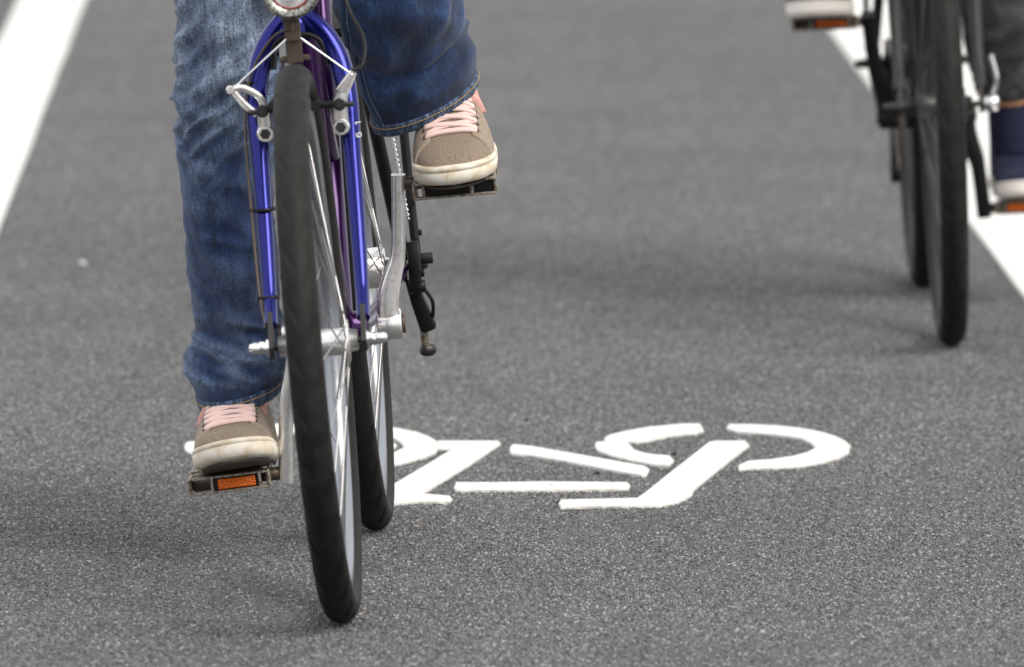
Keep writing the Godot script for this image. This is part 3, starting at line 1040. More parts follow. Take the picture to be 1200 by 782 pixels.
	for y in [[0.648, -0.158], [0.497, -0.102], [0.394, -0.054]]:
		st = tool()
		var c := Vector3(-0.056, y[0], y[1])
		var rr := 0.0158 if y[0] > 0.6 else (0.0142 if y[0] > 0.45 else 0.0112)
		var t := Transform3D(Basis(Vector3(0, 0, 1), PI / 2) * Basis(Vector3(0, 1, 0), 0.0), c)
		lathe(st, [Vector2(-0.002, rr - 0.002), Vector2(-0.002, rr), Vector2(0.002, rr), Vector2(0.002, rr - 0.002)], 28, t)
		box(st, c + Vector3(-rr - 0.0015, 0, 0.004), Vector3(0.004, 0.005, 0.006), 0.001)
		obj("cable_tie", st, M.black_plastic, fork)
	# small printed figure on the blade
	for d in [["6", 0.556], ["1", 0.57]]:
		var tm := TextMesh.new()
		tm.text = d[0]
		tm.font_size = 16
		tm.pixel_size = 0.0008
		tm.depth = 0.0004
		tm.curve_step = 1.0
		var f := SystemFont.new()
		f.font_names = PackedStringArray(["Droid Sans"])
		tm.font = f
		var mi := MeshInstance3D.new()
		mi.mesh = tm
		mi.material_override = M.decal_white
		mi.name = "decal"
		mi.transform = Transform3D(Basis(Vector3(0, 1, 0), 0.75) * Basis(Vector3(0, 0, 1), PI / 2), Vector3(0.0662, d[1] + 0.02, -0.1222 - (d[1] - 0.556) * 0.36))
		fork.add_child(mi, true)


func add_rear_fittings(b: Node3D, R: float):
	# rack with one strut each side, twisted spring cable beside the near one
	var st := tool()
	for s in [-1.0, 1.0]:
		tube(st, curve([Vector3(s * 0.083, R + 0.012, -1.04), Vector3(s * 0.081, 0.45, -1.05), Vector3(s * 0.079, 0.6, -1.06), Vector3(s * 0.07, 0.775, -1.07)], 5), 0.0062, 12)
		tube(st, [Vector3(s * 0.065, 0.778, -1.35), Vector3(s * 0.065, 0.778, -0.88), Vector3(s * 0.03, 0.775, -0.84)], 0.005, 10)
		for y in [0.42, 0.37]:
			cyl(st, Vector3(s * 0.083, y, -1.044), Vector3(s * 0.083, y, -1.03), 0.005, 10)
			cyl(st, Vector3(s * 0.083, y + 0.01, -1.046), Vector3(s * 0.092, y + 0.01, -1.046), 0.0042, 8)
	for k in 4:
		tube(st, [Vector3(-0.065, 0.778, -0.92 - 0.13 * k), Vector3(0.065, 0.778, -0.92 - 0.13 * k)], 0.004, 8)
	obj("rack", st, M.black_paint, b)
	st = tool()
	var pts := []
	for k in 150:
		var f := k / 149.0
		var a := f * TAU * 24.0
		pts.append(Vector3(0.0645, 0.56, -0.97).lerp(Vector3(0.0775, 0.40, -1.02), f) + Vector3(cos(a), 0, sin(a)) * 0.0016)
	tube(st, pts, 0.0012, 5)
	obj("spring", st, M.chrome, b)
	# stub on the axle
	st = tool()
	cyl(st, Vector3(0.078, 0.347, -1.03), Vector3(0.104, 0.347, -1.03), 0.0075, 18, 0.001)
	obj("axle_cap", st, M.rubber, b)
	# stand, folded back
	var k := node("kickstand", b)
	st = tool()
	tube(st, curve([Vector3(0.079, 0.372, -1.01), Vector3(0.0805, 0.345, -1.01), Vector3(0.079, 0.315, -1.02)], 5), Vector2(0.0085, 0.012), 14, 0.7)
	cyl(st, Vector3(0.07, 0.312, -1.02), Vector3(0.092, 0.312, -1.02), 0.0085, 14, 0.001)
	cyl(st, Vector3(0.08, 0.33, -1.012), Vector3(0.092, 0.33, -1.012), 0.0055, 10)
	obj("mount", st, M.black_plastic, k)
	st = tool()
	tube(st, [Vector3(0.073, 0.318, -1.035), Vector3(0.079, 0.292, -1.045), Vector3(0.0885, 0.256, -1.06), Vector3(0.0905, 0.25, -1.06)], [Vector2(0.0075, 0.009), Vector2(0.0095, 0.01), Vector2(0.0112, 0.01), Vector2(0.0085, 0.008)], 16, 0.6)
	tube(st, curve([Vector3(0.087, 0.31, -1.04), Vector3(0.098, 0.29, -1.04), Vector3(0.096, 0.268, -1.05)], 5), 0.0025, 8)
	obj("sleeve", st, M.black_plastic, k)
	st = tool()
	cyl(st, Vector3(0.083, 0.275, -1.055), Vector3(0.0825, 0.226, -1.075), 0.0058, 14)
	obj("leg", st, M.pedal_metal, k)
	st = tool()
	lathe(st, [Vector2(-0.011, 0.001), Vector2(-0.01, 0.006), Vector2(-0.005, 0.0085), Vector2(0.003, 0.0088), Vector2(0.008, 0.007), Vector2(0.01, 0.001)], 18, Transform3D(Basis(Vector3(0, 1, 0), 0.5), Vector3(0.0855, 0.224, -1.075)))
	obj("foot", st, M.dark_steel, k)


# ---------------------------------------------------------------- bodies as a smooth field
func field_mesh(st: SurfaceTool, bones: Array, k: float, cell: float, cut = null):
	var lo := Vector3(1e9, 1e9, 1e9)
	var hi := -lo
	for b in bones:
		var r := maxf(b[2], b[3]) + cell * 2 + k * 0.5
		for q in [b[0], b[1]]:
			lo = lo.min(q - Vector3(r, r, r))
			hi = hi.max(q + Vector3(r, r, r))
	var nx := int((hi.x - lo.x) / cell) + 2
	var ny := int((hi.y - lo.y) / cell) + 2
	var nz := int((hi.z - lo.z) / cell) + 2
	var f := PackedFloat32Array()
	f.resize(nx * ny * nz)
	f.fill(0.2)
	for b in bones:
		var a: Vector3 = b[0]
		var ab: Vector3 = b[1] - a
		var l2 := maxf(ab.length_squared(), 1e-8)
		var r0: float = b[2]
		var r1: float = b[3]
		var rm := maxf(r0, r1) + cell * 2 + k
		var mn: Vector3 = a.min(b[1]) - Vector3(rm, rm, rm) - lo
		var mx: Vector3 = a.max(b[1]) + Vector3(rm, rm, rm) - lo
		for iz in range(maxi(0, int(mn.z / cell)), mini(nz, int(mx.z / cell) + 2)):
			for iy in range(maxi(0, int(mn.y / cell)), mini(ny, int(mx.y / cell) + 2)):
				var base := (iz * ny + iy) * nx
				for ix in range(maxi(0, int(mn.x / cell)), mini(nx, int(mx.x / cell) + 2)):
					var q := lo + Vector3(ix, iy, iz) * cell - a
					var t := clampf(q.dot(ab) / l2, 0.0, 1.0)
					var d := (q - ab * t).length() - lerpf(r0, r1, t)
					var o := f[base + ix]
					var hh := maxf(k - absf(o - d), 0.0) / k
					f[base + ix] = minf(o, d) - hh * hh * k * 0.25
	if cut != null:
		for iz in nz:
			for iy in ny:
				for ix in nx:
					var q := lo + Vector3(ix, iy, iz) * cell
					var at := (iz * ny + iy) * nx + ix
					f[at] = maxf(f[at], cut.call(q))
	var vert := {}
	var corner := [0, 1, nx, nx + 1, nx * ny, nx * ny + 1, nx * ny + nx, nx * ny + nx + 1]
	var cpos := [Vector3(0, 0, 0), Vector3(1, 0, 0), Vector3(0, 1, 0), Vector3(1, 1, 0), Vector3(0, 0, 1), Vector3(1, 0, 1), Vector3(0, 1, 1), Vector3(1, 1, 1)]
	var edges := [[0, 1], [2, 3], [4, 5], [6, 7], [0, 2], [1, 3], [4, 6], [5, 7], [0, 4], [1, 5], [2, 6], [3, 7]]
	for iz in nz - 1:
		for iy in ny - 1:
			for ix in nx - 1:
				var at := (iz * ny + iy) * nx + ix
				var s := 0
				for c in 8:
					if f[at + corner[c]] < 0.0:
						s += 1
				if s == 0 or s == 8:
					continue
				var sum := Vector3.ZERO
				var cnt := 0
				for e in edges:
					var d0 := f[at + corner[e[0]]]
					var d1 := f[at + corner[e[1]]]
					if (d0 < 0.0) != (d1 < 0.0):
						sum += cpos[e[0]].lerp(cpos[e[1]], d0 / (d0 - d1))
						cnt += 1
				vert[at] = lo + (Vector3(ix, iy, iz) + sum / cnt) * cell
	var steps := [1, nx, nx * ny]
	for at in vert:
		for ax in 3:
			var u: int = steps[(ax + 1) % 3]
			var w: int = steps[(ax + 2) % 3]
			var nb: int = at + steps[ax]
			if nb >= f.size() or (f[at] < 0.0) == (f[nb] < 0.0):
				continue
			if not (vert.has(at - u) and vert.has(at - w) and vert.has(at - u - w)):
				continue
			if f[at] < 0.0:
				quad(st, vert[at], vert[at - w], vert[at - u - w], vert[at - u])
			else:
				quad(st, vert[at], vert[at - u], vert[at - u - w], vert[at - w])


var body_mesh: Mesh
var jacket_mesh: Mesh
var hair_mesh: Mesh


func make_upper_bodies():
	# one figure, seated and reaching for the grips; both riders carry the same upper pose
	var body := []
	body.append([Vector3(0, 1.06, -0.87), Vector3(0, 1.25, -0.79), 0.105, 0.1])
	body.append([Vector3(0, 1.25, -0.79), Vector3(0, 1.42, -0.69), 0.1, 0.105])
	body.append([Vector3(-0.14, 1.445, -0.675), Vector3(0.14, 1.445, -0.675), 0.055, 0.055])
	body.append([Vector3(0, 1.45, -0.67), Vector3(0, 1.56, -0.625), 0.055, 0.05])
	body.append([Vector3(0, 1.56, -0.625), Vector3(0, 1.6, -0.6), 0.05, 0.055])
	for s in [-1.0, 1.0]:
		body.append([Vector3(s * 0.16, 1.44, -0.67), Vector3(s * 0.29, 1.21, -0.53), 0.048, 0.038])
		body.append([Vector3(s * 0.29, 1.21, -0.53), Vector3(s * 0.252, 1.09, -0.345), 0.04, 0.026])
		body.append([Vector3(s * 0.06, 1.05, -0.87), Vector3(s * 0.09, 1.0, -0.84), 0.1, 0.09])
	var st := tool()
	field_mesh(st, body, 0.05, 0.016)
	# head with face
	var hc := Vector3(0, 1.68, -0.565)
	var head := [[hc + Vector3(0, 0.035, -0.015), hc + Vector3(0, 0.02, -0.03), 0.078, 0.078], [hc + Vector3(0, -0.03, 0.025), hc + Vector3(0, -0.075, 0.045), 0.058, 0.034], [hc + Vector3(0, -0.05, -0.03), hc + Vector3(0, -0.13, -0.06), 0.05, 0.05]]
	head.append([hc + Vector3(0, 0.0, 0.085), hc + Vector3(0, -0.03, 0.102), 0.009, 0.014])
	head.append([hc + Vector3(-0.018, -0.064, 0.075), hc + Vector3(0.018, -0.064, 0.075), 0.008, 0.008])
	for s in [-1.0, 1.0]:
		head.append([hc + Vector3(s * 0.078, 0.005, -0.01), hc + Vector3(s * 0.082, -0.035, -0.005), 0.012, 0.009])
		head.append([hc + Vector3(s * 0.015, 0.03, 0.072), hc + Vector3(s * 0.045, 0.028, 0.06), 0.011, 0.009])
		head.append([hc + Vector3(s * 0.045, -0.02, 0.04), hc + Vector3(s * 0.03, -0.05, 0.045), 0.028, 0.024])
	field_mesh(st, head, 0.018, 0.008)
	# hands closed round the grips
	for s in [-1.0, 1.0]:
		var g := Vector3(s * 0.245, 1.055, -0.281)
		var hand := [[Vector3(s * 0.252, 1.088, -0.345), g + Vector3(0, 0.028, -0.03), 0.027, 0.026]]
		for k in 4:
			var x: float = s * (0.033 - 0.022 * k)
			var ln := [0.9, 1.0, 0.95, 0.78][k] as float
			var k0 := g + Vector3(x, 0.026, 0.002)
			var k1 := g + Vector3(x, 0.012, 0.002 + 0.027 * ln)
			var k2 := g + Vector3(x, -0.016, 0.004 + 0.024 * ln)
			var k3 := g + Vector3(x, -0.025, -0.006)
			hand.append([g + Vector3(x * 0.8, 0.03, -0.035), k0, 0.014, 0.0105])
			hand.append([k0, k1, 0.0098, 0.009])
			hand.append([k1, k2, 0.009, 0.0085])
			hand.append([k2, k3, 0.0085, 0.0075])
		var t0 := g + Vector3(-s * 0.03, 0.012, -0.03)
		hand.append([t0, g + Vector3(-s * 0.05, -0.008, -0.012), 0.0125, 0.0105])
		hand.append([g + Vector3(-s * 0.05, -0.008, -0.012), g + Vector3(-s * 0.045, -0.026, 0.012), 0.0105, 0.009])
		field_mesh(st, hand, 0.006, 0.004)
	st.generate_normals()
	st.index()
	body_mesh = st.commit()
	var jac := []
	jac.append([Vector3(-0.05, 1.08, -0.875), Vector3(-0.04, 1.25, -0.79), 0.135, 0.118])
	jac.append([Vector3(0.05, 1.08, -0.875), Vector3(0.04, 1.25, -0.79), 0.135, 0.118])
	jac.append([Vector3(-0.045, 1.25, -0.79), Vector3(-0.055, 1.41, -0.69), 0.118, 0.115])
	jac.append([Vector3(0.045, 1.25, -0.79), Vector3(0.055, 1.41, -0.69), 0.118, 0.115])
	jac.append([Vector3(-0.145, 1.445, -0.675), Vector3(0.145, 1.445, -0.675), 0.068, 0.068])
	for s in [-1.0, 1.0]:
		jac.append([Vector3(s * 0.16, 1.44, -0.67), Vector3(s * 0.295, 1.205, -0.535), 0.064, 0.054])
		jac.append([Vector3(s * 0.295, 1.205, -0.535), Vector3(s * 0.262, 1.105, -0.38), 0.054, 0.042])
	st = tool()
	field_mesh(st, jac, 0.05, 0.016, func(q: Vector3) -> float: return 1.02 - q.y)
	st.generate_normals()
	st.index()
	jacket_mesh = st.commit()
	st = tool()
	var hair := [[hc + Vector3(0, 0.045, -0.025), hc + Vector3(0, 0.02, -0.045), 0.083, 0.08], [hc + Vector3(0, 0.0, -0.055), hc + Vector3(0, -0.06, -0.07), 0.062, 0.045]]
	field_mesh(st, hair, 0.02, 0.01, func(q: Vector3) -> float: return (q.z - hc.z) * 0.7 - (q.y - hc.y) * 0.7 - 0.0)
	st.generate_normals()
	st.index()
	hair_mesh = st.commit()


func put_mesh(called: String, mesh: Mesh, m: Material, parent: Node3D) -> MeshInstance3D:
	var o := MeshInstance3D.new()
	o.mesh = mesh
	o.material_override = m
	o.name = called
	parent.add_child(o, true)
	return o


# ---------------------------------------------------------------- trousers
# keys: [centre, half width, half depth]; the first key is the hem
class Leg:
	var keys: Array
	var slope_x := 0.0
	var slope_z := 0.0
	var noise := FastNoiseLite.new()
	var fold := 0.006
	var dye: Callable
	var folds: Array = []
	var crease: Callable

	func at(v: float) -> Array:
		var f := clampf(v, 0.0, 1.0) * (keys.size() - 1)
		var i := mini(int(f), keys.size() - 2)
		var t := f - i
		var a = keys[maxi(i - 1, 0)]
		var b = keys[i]
		var c = keys[i + 1]
		var d = keys[mini(i + 2, keys.size() - 1)]
		var p: Vector3 = b[0].cubic_interpolate(c[0], a[0], d[0], t)
		var rx := cubic_interpolate(b[1], c[1], a[1], d[1], t)
		var rz := cubic_interpolate(b[2], c[2], a[2], d[2], t)
		return [p, rx, rz]

	# point on the cloth: v along the leg from the hem, a round it (0 = front)
	func point(v: float, a: float, off := 0.0) -> Array:
		var c := at(v)
		var dv := 0.01
		var t: Vector3 = (at(minf(v + dv, 1.0))[0] - at(maxf(v - dv, 0.0))[0]).normalized()
		var ex := (Vector3(1, 0, 0) - t * t.x).normalized()
		var ez := ex.cross(t)
		var sa := sin(a)
		var ca := cos(a)
		var dirv := ex * sa + ez * ca
		var p: Vector3 = c[0] + ex * c[1] * sa + ez * c[2] * ca
		var near := 1.0 - smoothstep(0.0, 0.16, v)
		p.y += near * (slope_x * (p.x - c[0].x) + slope_z * (p.z - c[0].z))
		var d: float = crease.call(p, v, a)
		return [p + dirv * (d + off), d]


func loft_leg(st: SurfaceTool, leg: Leg, nv: int, nu: int, v1 := 1.0):
	var rows := []
	var uvs := []
	var cols := []
	for i in nv + 1:
		var v := v1 * i / nv
		var row := []
		var uv := []
		var cl := []
		for j in nu:
			var a := TAU * j / nu + PI
			var q := leg.point(v, a)
			row.append(q[0])
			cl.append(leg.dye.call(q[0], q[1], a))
		for j in nu + 1:
			uv.append(Vector2(float(j) / nu, v))
		rows.append(row)
		uvs.append(uv)
		cols.append(cl)
	grid(st, rows, true, uvs, cols)
	# turned-in cloth behind the hem
	var inner := []
	var iuv := []
	var icl := []
	for i in 4:
		var row := []
		var uv := []
		var cl := []
		for j in nu:
			var a := TAU * j / nu + PI
			row.append(leg.point(0.02 * i, a, 0.0 if i == 0 else -0.003)[0])
			cl.append(Color(0.03, 0.04, 0.07))
		for j in nu + 1:
			uv.append(Vector2(float(j) / nu, 0.02 * i))
		inner.append(row)
		iuv.append(uv)
		icl.append(cl)
	inner.reverse()
	grid(st, inner, true, iuv, icl)


func hem_band(leg: Leg, v1: float, m: Material, parent: Node3D, c: Callable, nu := 96):
	var st := tool()
	var rows := []
	var uvs := []
	var cols := []
	for s in [[0.0, -0.002], [-0.001, 0.0012], [0.0, 0.0026], [v1 * 0.25, 0.0032], [v1 * 0.5, 0.003], [v1 * 0.78, 0.0024], [v1, 0.0018], [v1 * 1.02, -0.001]]:
		var row := []
		var uv := []
		var cl := []
		for j in nu:
			var a := TAU * j / nu + PI
			# puckered by the seam
			var puck := 0.0009 * sin(a * 41.0 + s[0] * 900.0) + 0.0006 * sin(a * 23.0)
			var q := leg.point(s[0], a, s[1] + puck * (1.0 if s[1] > 0.001 else 0.0))
			row.append(q[0])
			cl.append(c.call(j, puck))
		for j in nu + 1:
			uv.append(Vector2(float(j) / nu, 0.9 + s[0]))
		rows.append(row)
		uvs.append(uv)
		cols.append(cl)
	grid(st, rows, true, uvs, cols)
	return obj("hem", st, m, parent)


func hem_stitches(leg: Leg, v: float, parent: Node3D):
	var st := tool()
	var n := 104
	for k in n:
		var a := TAU * k / n
		var p0: Vector3 = leg.point(v, a, 0.0036)[0]
		var p1: Vector3 = leg.point(v, a + TAU / n * 0.7, 0.0036)[0]
		tube(st, [p0, p1], 0.0007, 5)
	obj("stitching", st, M.stitching, parent)


func pelvis(st: SurfaceTool, kr: Vector3, kl: Vector3):
	st.set_color(Color(0.02, 0.035, 0.08))
	st.set_uv(Vector2(0.5, 0.5))
	field_mesh(st, [[Vector3(-0.07, 1.06, -0.88), Vector3(0.07, 1.06, -0.88), 0.115, 0.115], [Vector3(-0.08, 1.01, -0.87), kr, 0.105, 0.085], [Vector3(0.08, 1.01, -0.87), kl, 0.105, 0.085]], 0.05, 0.02)


# ---------------------------------------------------------------- shoes (toe towards +z, ball of the foot over the origin)
class Shoe:
	var mirror := 1.0
	var high := 0.0

	func base_w(u: float) -> float:
		var b: float
		if u < 0.3:
			b = lerpf(0.0465, 0.05, u / 0.3)
		elif u < 0.62:
			b = lerpf(0.05, 0.0365, smoothstep(0.3, 0.62, u))
		else:
			b = lerpf(0.0365, 0.034, (u - 0.62) / 0.38)
		var toe := sqrt(maxf(0.0, 1.0 - pow(1.0 - minf(u / 0.2, 1.0), 2.2)))
		var heel := sqrt(maxf(0.0, 1.0 - pow(1.0 - minf((1.0 - u) / 0.14, 1.0), 2.0)))
		return b * toe * heel

	func height(u: float) -> float:
		var keys := [[0.0, 0.021], [0.1, 0.026], [0.18, 0.03], [0.25, 0.036], [0.36, 0.055], [0.45, 0.07], [0.58, 0.084 + high], [0.75, 0.095 + high], [1.0, 0.088 + high]]
		var h := 0.0
		for i in keys.size() - 1:
			if u >= keys[i][0]:
				var t: float = (u - keys[i][0]) / (keys[i + 1][0] - keys[i][0])
				h = lerpf(keys[i][1], keys[i + 1][1], t)
		var toe := pow(maxf(0.0, 1.0 - pow(1.0 - minf(u / 0.13, 1.0), 2.2)), 0.5)
		var heel := pow(maxf(0.0, 1.0 - pow(1.0 - minf((1.0 - u) / 0.04, 1.0), 2.0)), 0.5)
		return h * toe * heel

	func spine(u: float) -> Vector3:
		# toe spring and the curve of the last
		return Vector3(mirror * 0.006 * sin(u * PI) - mirror * 0.004, 0.006 * pow(maxf(0.0, 1.0 - u / 0.28), 2.0), 0.088 - 0.272 * u)

	func surf(u: float, q: float) -> Vector3:
		var a := absf(q) * PI / 2
		var w := base_w(u)
		var c := spine(u)
		return c + Vector3(signf(q) * w * pow(sin(a), 0.72), 0.016 + height(u) * pow(maxf(cos(a), 0.0), 0.72), 0)

	func off(u: float, q: float, d: float) -> Vector3:
		var p := surf(u, q)
		var du := surf(minf(u + 0.01, 0.999), q) - surf(maxf(u - 0.01, 0.001), q)
		var dq := surf(u, minf(q + 0.03, 1.0)) - surf(u, maxf(q - 0.03, -1.0))
		var n := du.cross(dq)
		if n.length() < 1e-9:
			return p
		n = n.normalized()
		if n.dot(p - (spine(u) + Vector3(0, 0.01, 0))) < 0:
			n = -n
		return p + n * d


func shoe_patch(st: SurfaceTool, s: Shoe, fn: Callable, na: int, nb: int, d: float, sink := 0.0015):
	var rows := []
	for i in na + 1:
		var row := []
		for j in nb + 1:
			var a := float(i) / na
			var b := float(j) / nb
			var uq: Vector2 = fn.call(a, b)
			row.append(s.off(uq.x, uq.y, d))
		rows.append(row)
	# skirts close the edge down to the surface
	var first := []
	var last := []
	for j in nb + 1:
		var u0: Vector2 = fn.call(0.0, float(j) / nb)
		var u1: Vector2 = fn.call(1.0, float(j) / nb)
		first.append(s.off(u0.x, u0.y, -sink))
		last.append(s.off(u1.x, u1.y, -sink))
	rows.push_front(first)
	rows.push_back(last)
	for i in rows.size():
		var a := clampf(float(i - 1) / na, 0.0, 1.0)
		var l: Vector2 = fn.call(a, 0.0)
		var r: Vector2 = fn.call(a, 1.0)
		rows[i].push_front(s.off(l.x, l.y, -sink))
		rows[i].push_back(s.off(r.x, r.y, -sink))
	grid(st, rows, false)


func make_shoe(parent: Node3D, at: Transform3D, mirror: float, near: bool) -> Node3D:
	var n := node("shoe", parent)
	n.transform = at
	var s := Shoe.new()
	s.mirror = mirror
	s.high = 0.0 if near else 0.05
	var upper_m: Material = M.suede if near else M.suede_navy
	var panel_m: Material = M.suede_light if near else M.suede_navy
	# sole: rubber wall with rolled edges
	var st := tool()
	var us := []
	for k in 41:
		us.append((1.0 - cos(PI * k / 40.0)) / 2.0)
	var rows := []
	for lv in [[0.0, 0.0], [0.0, -0.006], [0.0025, 0.0005], [0.006, 0.0038], [0.011, 0.0044], [0.0158, 0.0044], [0.0163, 0.0036], [0.0171, 0.0046], [0.0212, 0.0042], [0.023, 0.002], [0.023, -0.004], [0.02, -99.0]]:
		var row := []
		for side in [1.0, -1.0]:
			for k in 41:
				var u: float = us[k] if side > 0 else us[40 - k]
				var c := s.spine(u)
				var w: float = maxf(s.base_w(u) + lv[1], 0.0) if lv[1] > -50 and not (lv[0] == 0.0 and lv[1] == 0.0) else 0.0
				var zo: float = 0.0
				if u < 0.2:
					zo = maxf(lv[1], -0.01) * (1.0 - u / 0.2)
				elif u > 0.9:
					zo = -maxf(lv[1], -0.01) * (u - 0.9) / 0.1
				var yy: float = lv[0] + (0.004 * (1.0 - smoothstep(0.1, 0.3, u)) if lv[0] > 0.014 else 0.0)
				row.append(c + Vector3(side * w, yy, zo))
		rows.append(row)
	grid(st, rows, true)
	obj("sole", st, M.sole if near else M.sole_far, n)
	st = tool()
	rows = []
	for lv in [[-0.004, -99.0], [-0.004, -0.007], [-0.0005, -0.004]]:
		var row := []
		for side in [1.0, -1.0]:
			for k in 41:
				var u: float = us[k] if side > 0 else us[40 - k]
				var w: float = maxf(s.base_w(u) + lv[1], 0.0)
				row.append(s.spine(u) + Vector3(side * w, lv[0], 0))
		rows.append(row)
	grid(st, rows, true)
	obj("outsole", st, M.outsole, n)
	# upper
	st = tool()
	rows = []
	for i in 61:
		var u: float = (1.0 - cos(PI * i / 60.0)) / 2.0
		var row := []
		for j in 33:
			row.append(s.surf(clampf(u, 0.0005, 0.9995), lerpf(-1.0, 1.0, j / 32.0)))
		rows.append(row)
	grid(st, rows, false)
	obj("upper", st, upper_m, n)
	# quarters: the overlaid panels that carry the eyelets
	for side in [-1.0, 1.0]:
		st = tool()
		shoe_patch(st, s, func(a: float, b: float) -> Vector2:
			var q := lerpf(0.27, 0.985, a)
			var u0 := lerpf(0.235, 0.125, pow(a, 0.75)) + 0.016 * sin(a * PI)
			return Vector2(lerpf(u0, 0.93, b), q * side), 18, 30, 0.0016)
		obj("quarter", st, panel_m, n)
	# tongue
	st = tool()
	shoe_patch(st, s, func(a: float, b: float) -> Vector2: return Vector2(lerpf(0.25, 0.6, b), lerpf(-0.25, 0.25, a)), 8, 16, 0.0008)
	obj("tongue", st, upper_m, n)
	if near:
		# laces: a straight bar at the toe, then crossed ribbons up the tongue
		var lq := 0.36
		var bars := [[0.262, 0.262]]
		for k in 4:
			var u := 0.274 + 0.04 * k
			bars.append([u, u + 0.04])
			bars.append([u + 0.04, u])
		for k in bars.size():
			st = tool()
			var ua: float = bars[k][0]
			var ub: float = bars[k][1]
			var rise := 0.0032 + (0.0013 if k % 2 == 0 else 0.0)
			shoe_patch(st, s, func(a: float, b: float) -> Vector2: return Vector2(lerpf(ua, ub, a) + (b - 0.5) * 0.0195, lerpf(-lq, lq, a)), 12, 3, rise, -0.0015)
			obj("lace", st, M.lace, n)
		for k in 5:
			for side in [-1.0, 1.0]:
				st = tool()
				var u := 0.265 + 0.036 * k
				shoe_patch(st, s, func(a: float, b: float) -> Vector2:
					var an := TAU * a
					return Vector2(u + sin(an) * 0.008 * b, side * (lq + 0.025) + cos(an) * 0.028 * b), 10, 2, 0.0028)
				obj("eyelet", st, M.outsole, n)
		# collar lining and sock
		st = tool()
		tube(st, curve([s.surf(0.7, 0.0) * Vector3(1, 0, 1) + Vector3(0, 0.085, 0.012), s.surf(0.72, 0.0) * Vector3(1, 0, 1) + Vector3(0, 0.12, 0.008), s.surf(0.74, 0.0) * Vector3(1, 0, 1) + Vector3(0, 0.165, 0.0)], 5), [Vector2(0.036, 0.05), Vector2(0.037, 0.05), Vector2(0.037, 0.05), Vector2(0.037, 0.05), Vector2(0.037, 0.049), Vector2(0.037, 0.048), Vector2(0.036, 0.047), Vector2(0.036, 0.046), Vector2(0.036, 0.045), Vector2(0.036, 0.044), Vector2(0.036, 0.043)], 28)
		obj("sock", st, M.suede_lining, n)
		for side in [-1.0, 1.0]:
			st = tool()
			shoe_patch(st, s, func(a: float, b: float) -> Vector2: return Vector2(lerpf(0.44, 0.8, b), side * lerpf(0.38, 0.68, a)), 6, 10, 0.0065)
			obj("collar", st, M.suede_lining, n)
	return n


# ---------------------------------------------------------------- riders
func shoe_at(pos: Vector3, pitch: float, yaw: float, roll: float) -> Transform3D:
	return Transform3D(Basis.from_euler(Vector3(deg_to_rad(pitch), deg_to_rad(yaw), deg_to_rad(roll))), pos)


